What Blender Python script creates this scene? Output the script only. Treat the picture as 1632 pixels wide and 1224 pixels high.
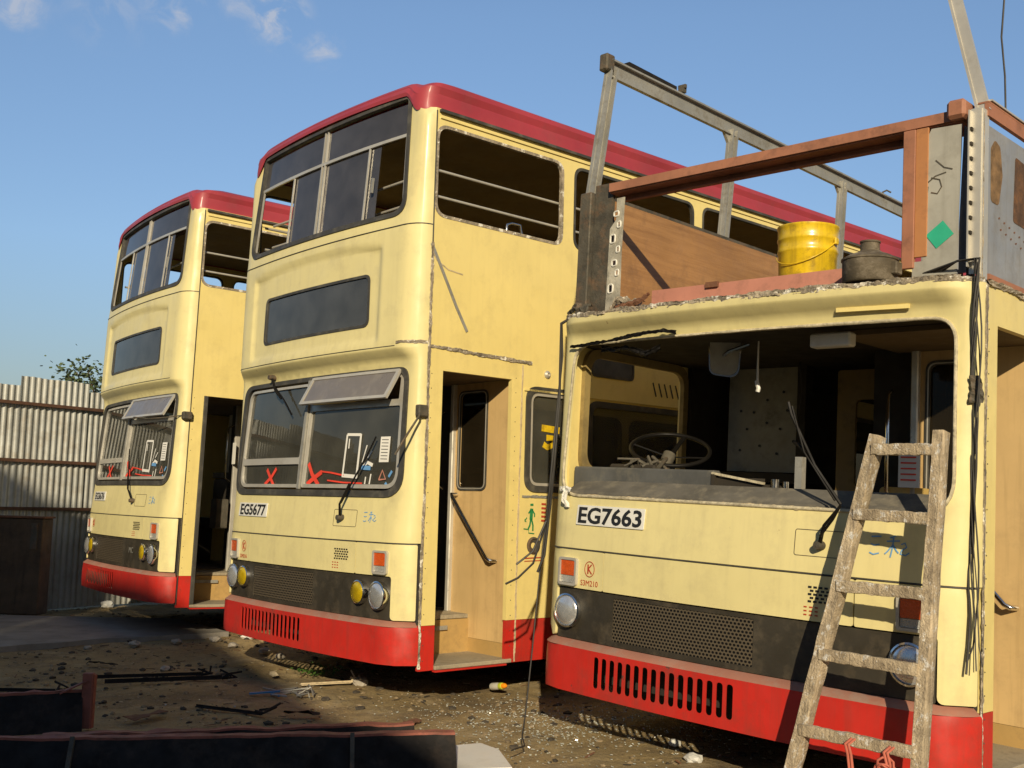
import bpy, math, random
import numpy as np
from mathutils import Vector, Matrix, noise
from mathutils.geometry import delaunay_2d_cdt
R_=math.radians
random.seed(7)
for o in list(bpy.data.objects): bpy.data.objects.remove(o)
S=bpy.context.scene; COL=S.collection
# ------------------------------------------------------------ camera
cd=bpy.data.cameras.new('Camera'); cam=bpy.data.objects.new('Camera',cd); COL.objects.link(cam); S.camera=cam
Rw=((0.99966,-0.00285,0.02589),(-0.02605,-0.10948,0.99365),(0.0,0.99399,0.10952))
cam.matrix_world=Matrix(((Rw[0][0],Rw[1][0],-Rw[2][0],0),(Rw[0][1],Rw[1][1],-Rw[2][1],0),(Rw[0][2],Rw[1][2],-Rw[2][2],1.3388),(0,0,0,1)))
cd.sensor_width=36; cd.lens=36*1735.26/1632; cd.clip_start=.05; cd.clip_end=3000
# ------------------------------------------------------------ light
CLOUDS=[((-.2067,.8896,.4072),.036,1.5),((-.1711,.9059,.3873),.024,.9),((-.2857,.8675,.4073),.035,1.0),((-.4028,.8289,.3883),.035,.9),((-.2415,.8777,.414),.02,.7),((-.34,.85,.40),.05,.4)]
SUN_EL=R_(21.5); SUN_AZ=R_(180.0)
W=bpy.data.worlds.new('World'); S.world=W; W.use_nodes=True
nt=W.node_tree; nt.nodes.clear()
out=nt.nodes.new('ShaderNodeOutputWorld'); bg=nt.nodes.new('ShaderNodeBackground'); sky=nt.nodes.new('ShaderNodeTexSky')
sky.sky_type='NISHITA'; sky.sun_disc=False; sky.sun_elevation=SUN_EL; sky.sun_rotation=SUN_AZ
sky.air_density=1.25; sky.dust_density=.5; sky.ozone_density=2.2; sky.altitude=0
bg.inputs[1].default_value=.12
L=nt.links.new
tc=nt.nodes.new('ShaderNodeTexCoord'); sp=nt.nodes.new('ShaderNodeSeparateXYZ'); L(tc.outputs['Generated'],sp.inputs[0])
def wm(op,a,b=None):
    n=nt.nodes.new('ShaderNodeMath'); n.operation=op; n.use_clamp=False
    for i,v in enumerate((a,b)):
        if v is None: continue
        if hasattr(v,'type'): L(v,n.inputs[i])
        else: n.inputs[i].default_value=v
    return n.outputs[0]
def wr(x,a,b,c=0,d=1,t='SMOOTHSTEP'):
    n=nt.nodes.new('ShaderNodeMapRange'); n.interpolation_type=t
    for i,v in enumerate((a,b,c,d)): n.inputs[i+1].default_value=v
    L(x,n.inputs[0]); return n.outputs[0]
# the low sky of the photo is a dull grey-blue band of distant haze
hm=nt.nodes.new('ShaderNodeMix'); hm.data_type='RGBA'; hm.blend_type='MULTIPLY'; hm.inputs[0].default_value=1
hc=nt.nodes.new('ShaderNodeValToRGB'); e=hc.color_ramp.elements; e[0].position=0; e[0].color=(.45,.46,.53,1); e[1].position=1; e[1].color=(.94,1.0,1.12,1); k=e.new(.45); k.color=(.78,.84,.98,1)
L(wr(sp.outputs[2],.05,.42,t='LINEAR'),hc.inputs[0])
bk_=nt.nodes.new('ShaderNodeMix'); bk_.data_type='RGBA'; bk_.blend_type='MULTIPLY'; bk_.inputs[0].default_value=1; bb_=nt.nodes.new('ShaderNodeCombineColor'); yv=wr(sp.outputs[1],-.3,.45,.52,1.0)   # sky darkened behind the photographer to cut fill light in the shade
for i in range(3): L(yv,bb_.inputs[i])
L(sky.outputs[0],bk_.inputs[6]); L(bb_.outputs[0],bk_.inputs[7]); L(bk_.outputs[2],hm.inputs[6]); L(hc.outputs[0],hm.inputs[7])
nz=nt.nodes.new('ShaderNodeTexNoise'); nz.inputs['Scale'].default_value=38; nz.inputs['Detail'].default_value=7; nz.inputs['Roughness'].default_value=.6; nz.inputs['Distortion'].default_value=.6; L(tc.outputs['Generated'],nz.inputs[0])
tot=None
for d,r0,am in CLOUDS:
    dt=nt.nodes.new('ShaderNodeVectorMath'); dt.operation='DISTANCE'; dt.inputs[1].default_value=d; L(tc.outputs['Generated'],dt.inputs[0])
    f=wm('MULTIPLY',wr(dt.outputs['Value'],r0,0),am); tot=f if tot is None else wm('ADD',tot,f)
cf=wm('MULTIPLY',wr(nz.outputs[0],.40,.74),tot); cl=nt.nodes.new('ShaderNodeClamp'); cl.inputs[2].default_value=.6; L(cf,cl.inputs[0])
mx=nt.nodes.new('ShaderNodeMix'); mx.data_type='RGBA'; mx.inputs[7].default_value=(4.6,4.7,5.1,1)
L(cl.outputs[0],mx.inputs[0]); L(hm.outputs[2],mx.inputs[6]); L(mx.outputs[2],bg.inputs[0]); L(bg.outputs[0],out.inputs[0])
sd=bpy.data.lights.new('sun','SUN'); sd.energy=4.95; sd.angle=R_(.6); sd.color=(1,.85,.6); so=bpy.data.objects.new('sun',sd); COL.objects.link(so)
sdir=Vector((math.sin(SUN_AZ)*math.cos(SUN_EL),math.cos(SUN_AZ)*math.cos(SUN_EL),math.sin(SUN_EL)))
so.rotation_euler=sdir.to_track_quat('Z','Y').to_euler(); so.location=(0,-20,20)
S.view_settings.view_transform='Standard'; S.view_settings.look='None'; S.view_settings.exposure=0.0; S.view_settings.gamma=1
S.render.engine='CYCLES'
try: S.cycles.max_bounces=8; S.cycles.transparent_max_bounces=16
except Exception: pass
# ------------------------------------------------------------ materials
MATS={}
def mat(name,col,rough=.6,metal=0,var=.18,vs=3,dirt=None,da=.0,ds=6,streak=0,bump=0,bs=60,coat=0,spec=None,col2=None,c2=(.45,.6,5),wave=0,grain=None):
    """procedural paint or metal: colour drift, dirt patches, run-down streaks, patches of a second colour, bump"""
    if name in MATS: return MATS[name]
    m=bpy.data.materials.new(name); m.use_nodes=True; t=m.node_tree; N=t.nodes; K=t.links.new
    b=N['Principled BSDF']; b.inputs['Roughness'].default_value=rough; b.inputs['Metallic'].default_value=metal
    if spec is not None: b.inputs['Specular IOR Level'].default_value=spec
    if coat: b.inputs['Coat Weight'].default_value=coat; b.inputs['Coat Roughness'].default_value=.18
    c=N.new('ShaderNodeTexCoord')
    def nse(scale,detail=5,vec=None,rg=.6):
        n=N.new('ShaderNodeTexNoise'); n.inputs['Scale'].default_value=scale; n.inputs['Detail'].default_value=detail; n.inputs['Roughness'].default_value=rg
        K(vec or c.outputs['Object'],n.inputs[0]); return n.outputs[0]
    def mr(x,a,bb,lo=0,hi=1):
        n=N.new('ShaderNodeMapRange'); n.inputs[1].default_value=a; n.inputs[2].default_value=bb; n.inputs[3].default_value=lo; n.inputs[4].default_value=hi; K(x,n.inputs[0]); return n.outputs[0]
    def mix(f,A,B):
        n=N.new('ShaderNodeMix'); n.data_type='RGBA'; K(f,n.inputs[0])
        for v,i in ((A,6),(B,7)):
            if hasattr(v,'type'): K(v,n.inputs[i])
            else: n.inputs[i].default_value=(*v,1)
        return n.outputs[2]
    cur=mix(mr(nse(vs),.3,.7),tuple(x*(1-var) for x in col),tuple(min(1,x*(1+var)) for x in col))
    if col2: cur=mix(mr(nse(c2[2],7,rg=.7),c2[0],c2[1]),cur,col2)
    d=dirt or (.08,.06,.04)
    if da: cur=mix(mr(nse(ds,8,rg=.72),.5,.72,0,da),cur,d)
    if grain:
        mg=N.new('ShaderNodeMapping'); mg.inputs['Scale'].default_value=grain[0]; K(c.outputs['Object'],mg.inputs[0])
        gn=nse(1.0,7,mg.outputs[0],.7); cur=mix(mr(gn,.42,.66,0,grain[1]),cur,grain[2])
    if streak:
        mpn=N.new('ShaderNodeMapping'); mpn.inputs['Scale'].default_value=(14,14,.9); K(c.outputs['Object'],mpn.inputs[0])
        cur=mix(mr(nse(1.6,6,mpn.outputs[0]),.5,.78,0,streak),cur,d)
    K(cur,b.inputs['Base Color'])
    K(mr(nse(vs*3),.3,.7,max(.05,rough-.12),min(1,rough+.15)),b.inputs['Roughness'])
    if bump:
        bn=N.new('ShaderNodeBump'); bn.inputs['Strength'].default_value=bump; bn.inputs['Distance'].default_value=.01; K(nse(bs,6),bn.inputs['Height']); K(bn.outputs[0],b.inputs['Normal'])
    if wave:
        b2=N.new('ShaderNodeBump'); b2.inputs['Strength'].default_value=wave; b2.inputs['Distance'].default_value=.02; K(nse(3.2,2),b2.inputs['Height']); K(b2.outputs[0],b.inputs['Normal'])
    MATS[name]=m; return m
def glass(name,tint,rough=.03,dust=.06,dust_glare_col=(.5,.48,.42),sheen=1.0):  # dust layer also carries reflected brightness as a flat colour
    m=bpy.data.materials.new(name); m.use_nodes=True; t=m.node_tree; N=t.nodes; K=t.links.new; N.clear()
    o=N.new('ShaderNodeOutputMaterial'); tr=N.new('ShaderNodeBsdfTransparent'); tr.inputs[0].default_value=(*tint,1)
    g=N.new('ShaderNodeBsdfGlossy'); g.inputs['Roughness'].default_value=rough; f=N.new('ShaderNodeFresnel'); f.inputs[0].default_value=1.55
    d=N.new('ShaderNodeBsdfDiffuse'); d.inputs[0].default_value=(*dust_glare_col,1)
    c=N.new('ShaderNodeTexCoord'); n=N.new('ShaderNodeTexNoise'); n.inputs['Scale'].default_value=5; n.inputs['Detail'].default_value=6; K(c.outputs['Object'],n.inputs[0])
    r=N.new('ShaderNodeMapRange'); r.inputs[1].default_value=.3; r.inputs[2].default_value=.75; r.inputs[3].default_value=dust*.8; r.inputs[4].default_value=dust*1.35; K(n.outputs[0],r.inputs[0])
    a=N.new('ShaderNodeMixShader'); b=N.new('ShaderNodeMixShader'); K(r.outputs[0],a.inputs[0]); K(tr.outputs[0],a.inputs[1]); K(d.outputs[0],a.inputs[2])
    mm=N.new('ShaderNodeMath'); mm.operation='MULTIPLY'; mm.inputs[1].default_value=sheen; K(f.outputs[0],mm.inputs[0])
    K(mm.outputs[0],b.inputs[0]); K(a.outputs[0],b.inputs[1]); K(g.outputs[0],b.inputs[2]); K(b.outputs[0],o.inputs[0]); return m
CREAM=mat('cream_paint',(.76,.62,.235),.42,var=.05,vs=1.3,dirt=(.34,.26,.12),da=.22,ds=5,streak=.12,coat=.25,wave=.35,col2=(.30,.18,.08),c2=(.715,.73,7))
CREAMIN=mat('cream_lining',(.30,.22,.08),.7,var=.15,vs=2,dirt=(.1,.07,.03),da=.6)
CREAMD=mat('cream_dusty',(.71,.62,.295),.48,var=.05,vs=1.6,dirt=(.3,.25,.16),da=.28,ds=4,streak=.16,coat=.15,wave=.35,col2=(.30,.18,.09),c2=(.70,.72,7))
RED=mat('red_paint',(.50,.024,.016),.4,var=.12,vs=2.5,dirt=(.14,.05,.035),da=.6,ds=3.2,streak=.35,coat=.3,col2=(.13,.05,.04),c2=(.655,.675,6),wave=.3)
REDTOP=mat('dusty_red_ledge',(.36,.16,.11),.7,var=.15,dirt=(.3,.25,.2),da=.7,ds=7)
ROOFR=mat('faded_red_roof',(.34,.038,.05),.5,var=.16,vs=1.4,dirt=(.25,.06,.06),da=.5,ds=4,coat=.1)
BLACKP=mat('black_panel',(.032,.027,.018),.55,var=.3,vs=3,dirt=(.14,.11,.07),da=.5,ds=5)
RUBBER=mat('rubber',(.05,.047,.04),.6,var=.3,dirt=(.2,.18,.13),da=.5)
ALU=mat('aluminium',(.56,.53,.46),.38,.4,var=.15,dirt=(.2,.17,.12),da=.4)
ALUD=mat('dull_aluminium',(.36,.35,.31),.55,.45,var=.2,dirt=(.14,.11,.07),da=.7,ds=9,bump=.2)
CHROME=mat('chrome',(.75,.75,.74),.12,1,var=.05,dirt=(.2,.18,.14),da=.3)
TAN=mat('tan_board',(.58,.40,.18),.5,var=.1,vs=2,dirt=(.22,.13,.05),da=.35,ds=3,streak=.35)
TAND=mat('tan_kick_panel',(.42,.27,.095),.6,var=.15,dirt=(.15,.1,.05),da=.6)
TREAD=mat('dusty_tread',(.34,.29,.2),.8,var=.2,dirt=(.12,.1,.07),da=.8,ds=12,bump=.3)
SALMON=mat('primer_brown',(.35,.15,.085),.7,var=.16,vs=4,dirt=(.12,.06,.04),da=.7,ds=9,streak=.2)
SALMONL=mat('primer_salmon',(.50,.215,.15),.7,var=.12,vs=3,dirt=(.2,.1,.07),da=.5,ds=9)
ORBR=mat('orange_brown_primer',(.44,.19,.07),.7,var=.12,vs=4,dirt=(.15,.07,.04),da=.6,ds=8)
GREYL=mat('light_grey_lining',(.40,.385,.33),.5,.1,var=.1,vs=3,dirt=(.18,.16,.12),da=.5,ds=4,streak=.35)
GREYM=mat('grey_metal',(.29,.285,.26),.5,.25,var=.15,vs=3,dirt=(.13,.11,.08),da=.5,ds=4,streak=.4)
BLUEG=mat('bluegrey_sheet',(.30,.31,.33),.5,.2,var=.14,vs=3,dirt=(.17,.14,.1),da=.6,ds=5,streak=.4,bump=.15,bs=14)
DARKM=mat('dark_grimy_metal',(.085,.075,.055),.7,.2,var=.4,vs=8,dirt=(.22,.12,.06),da=.7,ds=9,bump=.5)
BURNT=mat('torch_burnt_metal',(.50,.46,.36),.6,.3,var=.3,vs=7,dirt=(.06,.05,.03),da=.8,ds=8,bump=.4,bs=40)
CUTM=mat('rough_cut_edge',(.30,.25,.18),.8,0,var=.5,vs=14,dirt=(.06,.045,.03),da=.85,ds=13,col2=(.74,.70,.60),c2=(.55,.60,15),bump=1,bs=70)
WELD=mat('white_slag',(.72,.7,.62),.7,var=.3,vs=30,dirt=(.2,.15,.1),da=.6,ds=30,bump=.6)
PLY=mat('varnished_ply',(.36,.19,.07),.45,var=.2,vs=2,dirt=(.14,.08,.04),da=.7,ds=4,bump=.1,grain=((3,1.6,34),.55,(.19,.09,.03)))
SLATE=mat('dashboard_slate',(.085,.085,.08),.7,var=.25,vs=5,dirt=(.2,.18,.13),da=.6,ds=6)
SILL=mat('dusty_sill',(.12,.11,.09),.8,var=.25,vs=6,dirt=(.3,.26,.18),da=.6,ds=9)
BOARDG=mat('grimy_grey_board',(.34,.32,.25),.6,.1,var=.3,vs=4,dirt=(.05,.05,.04),da=.8,ds=4)
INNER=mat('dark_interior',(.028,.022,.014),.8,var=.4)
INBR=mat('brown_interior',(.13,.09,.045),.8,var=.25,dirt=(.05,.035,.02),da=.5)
YPOST=mat('yellow_post',(.66,.5,.14),.5)
YBR=mat('brown_yellow_lining',(.26,.17,.05),.6,var=.25,dirt=(.06,.04,.02),da=.7)
UPIN=mat('upper_deck_lining',(.27,.18,.07),.7,var=.2,dirt=(.1,.07,.03),da=.5)
INY=mat('yellow_interior_panel',(.50,.34,.10),.6,var=.2,dirt=(.1,.07,.03),da=.6)
UNDER=mat('underbody',(.022,.019,.015),.9,var=.4)
TYRE=mat('tyre',(.02,.02,.02),.85,var=.3)
WHITE=mat('plate_white',(.72,.71,.66),.5,var=.06,dirt=(.3,.27,.2),da=.3)
BLACKT=mat('black_lettering',(.015,.015,.015),.5)
REDT=mat('red_lettering',(.42,.05,.02),.6)
GREENT=mat('green_lettering',(.02,.22,.07),.6)
BLUET=mat('blue_chalk',(.13,.32,.60),.8)
REDX=mat('red_spray',(.75,.06,.03),.6)
PAPER=mat('paper',(.74,.72,.66),.7,var=.08)
AMBER=mat('amber_lens',(.58,.085,.008),.22,var=.15,vs=30,bump=.4,bs=200,coat=.6)
CLEARL=mat('clear_lamp_lens',(.45,.44,.4),.25,.3,var=.2,vs=20,bump=.5,bs=150,coat=.6)
HEADL=mat('headlamp_reflector',(.80,.80,.78),.22,.75,var=.2,vs=14,bump=.12,bs=9,coat=.9)
YELL=mat('yellow_lens',(.72,.5,.01),.12,.55,var=.3,vs=14,bump=.3,bs=30,coat=.8)
WOODL=mat('weathered_ladder_wood',(.52,.42,.28),.85,var=.3,vs=9,dirt=(.09,.065,.04),da=.65,ds=17,streak=.45,col2=(.78,.75,.68),c2=(.56,.61,26),bump=1,bs=110,grain=((70,70,3.5),.6,(.14,.10,.065)))
YBUCK=mat('yellow_bucket_paint',(.72,.49,.015),.35,var=.2,vs=8,dirt=(.16,.10,.02),da=.95,ds=11,streak=.5,coat=.4)
BLIND=mat('destination_blind',(.05,.055,.065),.5,var=.4,vs=6)
WIPERM=mat('wiper_black',(.008,.007,.006),.45,var=.4,spec=.15)
CABLE=mat('black_cable',(.035,.032,.028),.6,var=.3)
ROPE=mat('red_cord',(.5,.14,.09),.8,var=.2)
SCRAP=mat('black_scrap_sheet',(.016,.014,.013),.8,spec=.2,var=.5,vs=6,dirt=(.1,.07,.05),da=.35,ds=5)
SCRAPR=mat('scrap_red_flange',(.28,.09,.06),.7,var=.3,vs=7,dirt=(.06,.03,.02),da=.8,ds=9)
RUSTY=mat('rusty_steel',(.16,.07,.035),.85,var=.3,vs=9,dirt=(.04,.02,.01),da=.6,bump=.4)
FENCEM=mat('corrugated_zinc',(.38,.385,.36),.42,.3,var=.25,vs=2,dirt=(.22,.17,.11),da=.6,ds=5,streak=.55,col2=(.30,.31,.31),c2=(.58,.72,1.3))
RAILM=mat('dark_rusty_rail',(.085,.04,.022),.85,var=.3,vs=9)
GREENTP=mat('green_tape',(.03,.42,.25),.6)
TREEB=mat('bark',(.14,.1,.06),.9,bump=.5)
LEAF=mat('leaf_green',(.06,.085,.03),.7,var=.4,vs=4)
WEED=mat('weed_green',(.07,.15,.02),.7,var=.4,vs=20)
CONC=mat('concrete',(.26,.24,.21),.9,var=.2,vs=2,dirt=(.12,.1,.08),da=.6,ds=3,bump=.4,bs=25)
ROCK=mat('rubble',(.36,.32,.26),.9,var=.35,vs=6,bump=.5)
SHEDM=mat('shed_cladding',(.16,.15,.14),.8,var=.2,streak=.4)
GL_DARK=glass('smoked_glass',(.40,.39,.42),.05,.26,(.21,.20,.21))
GL_CLR=glass('windscreen_glass',(.86,.86,.80),.02,.17,(.30,.29,.23),1.3)
GL_DOOR=glass('door_glass',(.3,.27,.22),.05,.12,(.12,.09,.05),.45)
GL_DEST=glass('destination_glass',(.6,.6,.6),.03,.2,(.3,.31,.31))
def grid_mat():
    "perforated radiator mesh: staggered dark holes in a brown-black plate"
    m=bpy.data.materials.new('perforated_mesh'); m.use_nodes=True; t=m.node_tree; N=t.nodes; K=t.links.new; b=N['Principled BSDF']; b.inputs['Roughness'].default_value=.5; b.inputs['Metallic'].default_value=.3
    c=N.new('ShaderNodeTexCoord'); s=N.new('ShaderNodeSeparateXYZ'); K(c.outputs['Object'],s.inputs[0])
    def M(op,a,b2=None):
        n=N.new('ShaderNodeMath'); n.operation=op
        for i,v in enumerate((a,b2)):
            if v is None: continue
            if hasattr(v,'type'): K(v,n.inputs[i])
            else: n.inputs[i].default_value=v
        return n.outputs[0]
    rows=M('DIVIDE',s.outputs[2],.0175); ri=M('FLOOR',rows); rf=M('SUBTRACT',M('FRACT',rows),.5)
    sh=M('MULTIPLY',M('MODULO',ri,2.0),.5); cx=M('ADD',M('DIVIDE',s.outputs[0],.0225),sh); cf=M('SUBTRACT',M('FRACT',cx),.5)
    d=M('SQRT',M('ADD',M('POWER',M('ABSOLUTE',rf),2.0),M('POWER',M('ABSOLUTE',cf),2.0)))
    h=M('LESS_THAN',d,.36)
    mx=N.new('ShaderNodeMix'); mx.data_type='RGBA'; mx.inputs[6].default_value=(.125,.10,.065,1); mx.inputs[7].default_value=(.006,.005,.004,1); K(h,mx.inputs[0]); K(mx.outputs[2],b.inputs['Base Color'])
    bn=N.new('ShaderNodeBump'); bn.inputs['Distance'].default_value=.004; bn.invert=True; K(h,bn.inputs['Height']); K(bn.outputs[0],b.inputs['Normal']); return m
MESHM=grid_mat()
def ground_mat():
    m=bpy.data.materials.new('dirt_ground'); m.use_nodes=True; t=m.node_tree; N=t.nodes; K=t.links.new; b=N['Principled BSDF']; b.inputs['Roughness'].default_value=.88
    c=N.new('ShaderNodeTexCoord')
    def nse(s,d=8,r=.65):
        n=N.new('ShaderNodeTexNoise'); n.inputs['Scale'].default_value=s; n.inputs['Detail'].default_value=d; n.inputs['Roughness'].default_value=r; K(c.outputs['Object'],n.inputs[0]); return n.outputs[0]
    def ramp(x,stops):
        n=N.new('ShaderNodeValToRGB'); e=n.color_ramp.elements
        e[0].position,e[0].color=stops[0][0],(*stops[0][1],1); e[1].position,e[1].color=stops[-1][0],(*stops[-1][1],1)
        for p,cl in stops[1:-1]: k=e.new(p); k.color=(*cl,1)
        K(x,n.inputs[0]); return n.outputs[0]
    def mix(f,A,B):
        n=N.new('ShaderNodeMix'); n.data_type='RGBA'; K(f,n.inputs[0]); K(A,n.inputs[6]) if hasattr(A,'type') else setattr(n.inputs[6],'default_value',(*A,1)); K(B,n.inputs[7]) if hasattr(B,'type') else setattr(n.inputs[7],'default_value',(*B,1)); return n.outputs[2]
    def mr(x,a,bb,lo=0,hi=1):
        n=N.new('ShaderNodeMapRange'); n.inputs[1].default_value=a; n.inputs[2].default_value=bb; n.inputs[3].default_value=lo; n.inputs[4].default_value=hi; K(x,n.inputs[0]); return n.outputs[0]
    base=ramp(nse(1.1),[(.3,(.17,.115,.05)),(.5,(.33,.235,.10)),(.7,(.44,.33,.16))])
    base=mix(mr(nse(.7,5),.55,.66,0,.4),base,(.10,.07,.035))
    base=mix(mr(nse(2.4,7,.7),.55,.66,0,.6),base,(.46,.36,.21))
    base=mix(mr(nse(9),.5,.75,0,.75),base,(.10,.075,.045))
    base=mix(mr(nse(38,6,.75),.58,.68,0,.85),base,(.52,.44,.3))
    base=mix(mr(nse(120,3,.7),.6,.7,0,.7),base,(.5,.45,.36))
    base=mix(mr(nse(60,4,.8),.64,.7,0,.8),base,(.06,.045,.03))
    K(base,b.inputs['Base Color'])
    bn=N.new('ShaderNodeBump'); bn.inputs['Strength'].default_value=.9; bn.inputs['Distance'].default_value=.03; K(nse(22,9,.72),bn.inputs['Height']); K(bn.outputs[0],b.inputs['Normal']); return m
GROUND=ground_mat()
# ------------------------------------------------------------ object helpers
def link(o,parent=None):
    COL.objects.link(o)
    if parent: o.parent=parent
    return o
def mesh_obj(name,verts,faces,m,parent=None,smooth=None,fm=None):
    me=bpy.data.meshes.new(name); me.from_pydata([tuple(v) for v in verts],[],faces); me.update()
    for x in (m if isinstance(m,(list,tuple)) else [m]): me.materials.append(x)
    if fm is not None: me.polygons.foreach_set('material_index',fm)
    if smooth is not None:
        me.shade_smooth(); me.set_sharp_from_angle(angle=R_(smooth))
    return link(bpy.data.objects.new(name,me),parent)
def tag(o,label=None,cat=None,group=None,kind=None):
    if label: o['label']=label
    if cat: o['category']=cat
    if group: o['group']=group
    if kind: o['kind']=kind
    return o
def empty(name,loc=(0,0,0),rot=(0,0,0)):
    o=bpy.data.objects.new(name,None); o.location=loc; o.rotation_euler=rot; o.empty_display_size=.2; return link(o)
class MB:
    def __init__(s): s.v=[]; s.f=[]; s.m=[]
    def add(s,v,f,mi=0):
        n=len(s.v); s.v+= [Vector(x) for x in v]; s.f+=[tuple(i+n for i in q) for q in f]; s.m+=[mi]*len(f); return s
    def box(s,a,b,mi=0,bev=0,T=None):
        x0,y0,z0=a; x1,y1,z1=b
        if bev:
            e=bev; V=[];
            for x,sx in ((x0,1),(x1,-1)):
                for y,sy in ((y0,1),(y1,-1)):
                    for z,sz in ((z0,1),(z1,-1)): V+=[(x+sx*e,y+sy*e,z),(x+sx*e,y,z+sz*e),(x,y+sy*e,z+sz*e)]
            import bmesh
            bm=bmesh.new(); vs=[bm.verts.new(v) for v in V]; r=bmesh.ops.convex_hull(bm,input=vs); bm.verts.index_update()
            vv=[v.co.copy() for v in bm.verts]; ff=[tuple(v.index for v in f.verts) for f in bm.faces]; bm.free()
        else:
            vv=[(x0,y0,z0),(x1,y0,z0),(x1,y1,z0),(x0,y1,z0),(x0,y0,z1),(x1,y0,z1),(x1,y1,z1),(x0,y1,z1)]
            ff=[(3,2,1,0),(4,5,6,7),(0,1,5,4),(1,2,6,5),(2,3,7,6),(3,0,4,7)]
        if T: vv=[T@Vector(v) for v in vv]
        return s.add(vv,ff,mi)
    def bar(s,p,q,w,h,up=(0,0,1),mi=0,bev=0):
        "box beam from p to q, w across, h along up"
        p=Vector(p);q=Vector(q);d=(q-p); l=d.length; d.normalize(); u=Vector(up); r=d.cross(u).normalized(); u=r.cross(d)
        T=Matrix.Translation(p)@Matrix((r,d,u)).transposed().to_4x4(); return s.box((-w/2,0,-h/2),(w/2,l,h/2),mi,bev,T)
    def tube(s,pts,r,n=8,mi=0,closed=False,cap=True):
        pts=[Vector(p) for p in pts]; k=len(pts); V=[];F=[]; prev=None
        for i,p in enumerate(pts):
            a=pts[(i-1)%k] if (closed or i>0) else p; b=pts[(i+1)%k] if (closed or i<k-1) else p
            t=(b-a).normalized()
            if prev is None: prev=t.orthogonal().normalized()
            else: prev=(prev-t*prev.dot(t)); prev=prev.normalized() if prev.length>1e-6 else t.orthogonal().normalized()
            c=t.cross(prev); rr=r[i] if isinstance(r,(list,tuple)) else r
            V+=[p+(prev*math.cos(2*math.pi*j/n)+c*math.sin(2*math.pi*j/n))*rr for j in range(n)]
        for i in range(k if closed else k-1):
            for j in range(n): F.append((i*n+j,i*n+(j+1)%n,((i+1)%k)*n+(j+1)%n,((i+1)%k)*n+j))
        if cap and not closed: F+=[tuple(range(n-1,-1,-1)),tuple((k-1)*n+j for j in range(n))]
        return s.add(V,F,mi)
    def lathe(s,prof,n=28,T=None,mi=0):
        V=[];F=[];k=len(prof)
        for (r,z) in prof: V+=[Vector((r*math.cos(2*math.pi*j/n),r*math.sin(2*math.pi*j/n),z)) for j in range(n)]
        for i in range(k-1):
            for j in range(n): F.append((i*n+j,i*n+(j+1)%n,(i+1)*n+(j+1)%n,(i+1)*n+j))
        if T: V=[T@v for v in V]
        return s.add(V,F,mi)
    def build(s,name,m,parent=None,smooth=35):
        return mesh_obj(name,s.v,s.f,m,parent,smooth,s.m if isinstance(m,(list,tuple)) else None)
def rr(corners,rad,seg=7):
    "round the corners of a ccw polygon"
    n=len(corners); out=[]; rads=rad if isinstance(rad,(list,tuple)) else [rad]*n
    for i in range(n):
        p=Vector(corners[i]); a=Vector(corners[i-1])-p; b=Vector(corners[(i+1)%n])-p; r=rads[i]
        if r<=0: out.append(tuple(p)); continue
        ang=a.angle(b); d=min(r/math.tan(ang/2),a.length*.49,b.length*.49); A=p+a.normalized()*d; B=p+b.normalized()*d
        for k in range(seg+1):
            t=k/seg; out.append(tuple(A*(1-t)**2+p*2*t*(1-t)+B*t*t))
    return out
def rect(x0,z0,x1,z1,r=0): return rr([(x0,z0),(x1,z0),(x1,z1),(x0,z1)],r)
def inside(p,poly):
    x,y=p; c=False; j=len(poly)-1
    for i in range(len(poly)):
        xi,yi=poly[i]; xj,yj=poly[j]
        if (yi>y)!=(yj>y) and x<(xj-xi)*(y-yi)/(yj-yi)+xi: c=not c
        j=i
    return c
def densify(poly,step):
    o=[]; n=len(poly)
    for i in range(n):
        a=Vector(poly[i]); b=Vector(poly[(i+1)%n]); k=max(1,int((b-a).length/step))
        for j in range(k): o.append(tuple(a.lerp(b,j/k)))
    return o
def sheet(name,outline,holes,fmap,m,parent=None,thick=.02,step=.12,zs=(),us=(),off=0,smooth=32,zstep=None):
    "solid curved sheet: a 2D outline with holes, triangulated and carried onto a surface"
    polys=[densify(outline,step)]+[densify(h,step) for h in holes]
    V=[];E=[]
    for P_ in polys:
        n=len(V); V+=[Vector(p) for p in P_]; k=len(P_); E+=[(n+i,n+(i+1)%k) for i in range(k)]
    xs=[p[0] for p in outline]; ys=[p[1] for p in outline]
    gu=sorted(set([round(x,4) for x in np.arange(min(xs)+step/2,max(xs),step)]+list(us)))
    gz=sorted(set([round(x,4) for x in np.arange(min(ys)+(zstep or step)/2,max(ys),zstep or step)]+list(zs)))
    for a in gu:
        for b in gz:
            if inside((a,b),outline) and not any(inside((a,b),h) for h in holes): V.append(Vector((a,b)))
    vo,eo,fo,_,_,_=delaunay_2d_cdt(V,E,[],0,1e-5)
    tri=[]
    for f in fo:
        c=sum((vo[i] for i in f),Vector((0,0)))/len(f)
        if inside(c,outline) and not any(inside(c,h) for h in holes): tri.append(tuple(f))
    n=len(vo); top=[fmap(v[0],v[1],off) for v in vo]; bot=[fmap(v[0],v[1],off-thick) for v in vo]
    cnt={}
    for f in tri:
        for i in range(len(f)):
            a,b=f[i],f[(i+1)%len(f)]; k=(min(a,b),max(a,b)); cnt.setdefault(k,[]).append((a,b))
    F=list(tri)+[tuple(n+i for i in reversed(f)) for f in tri]
    for k,l in cnt.items():
        if len(l)==1: a,b=l[0]; F.append((b,a,n+a,n+b))
    return mesh_obj(name,top+bot,F,m,parent,smooth)
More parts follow.
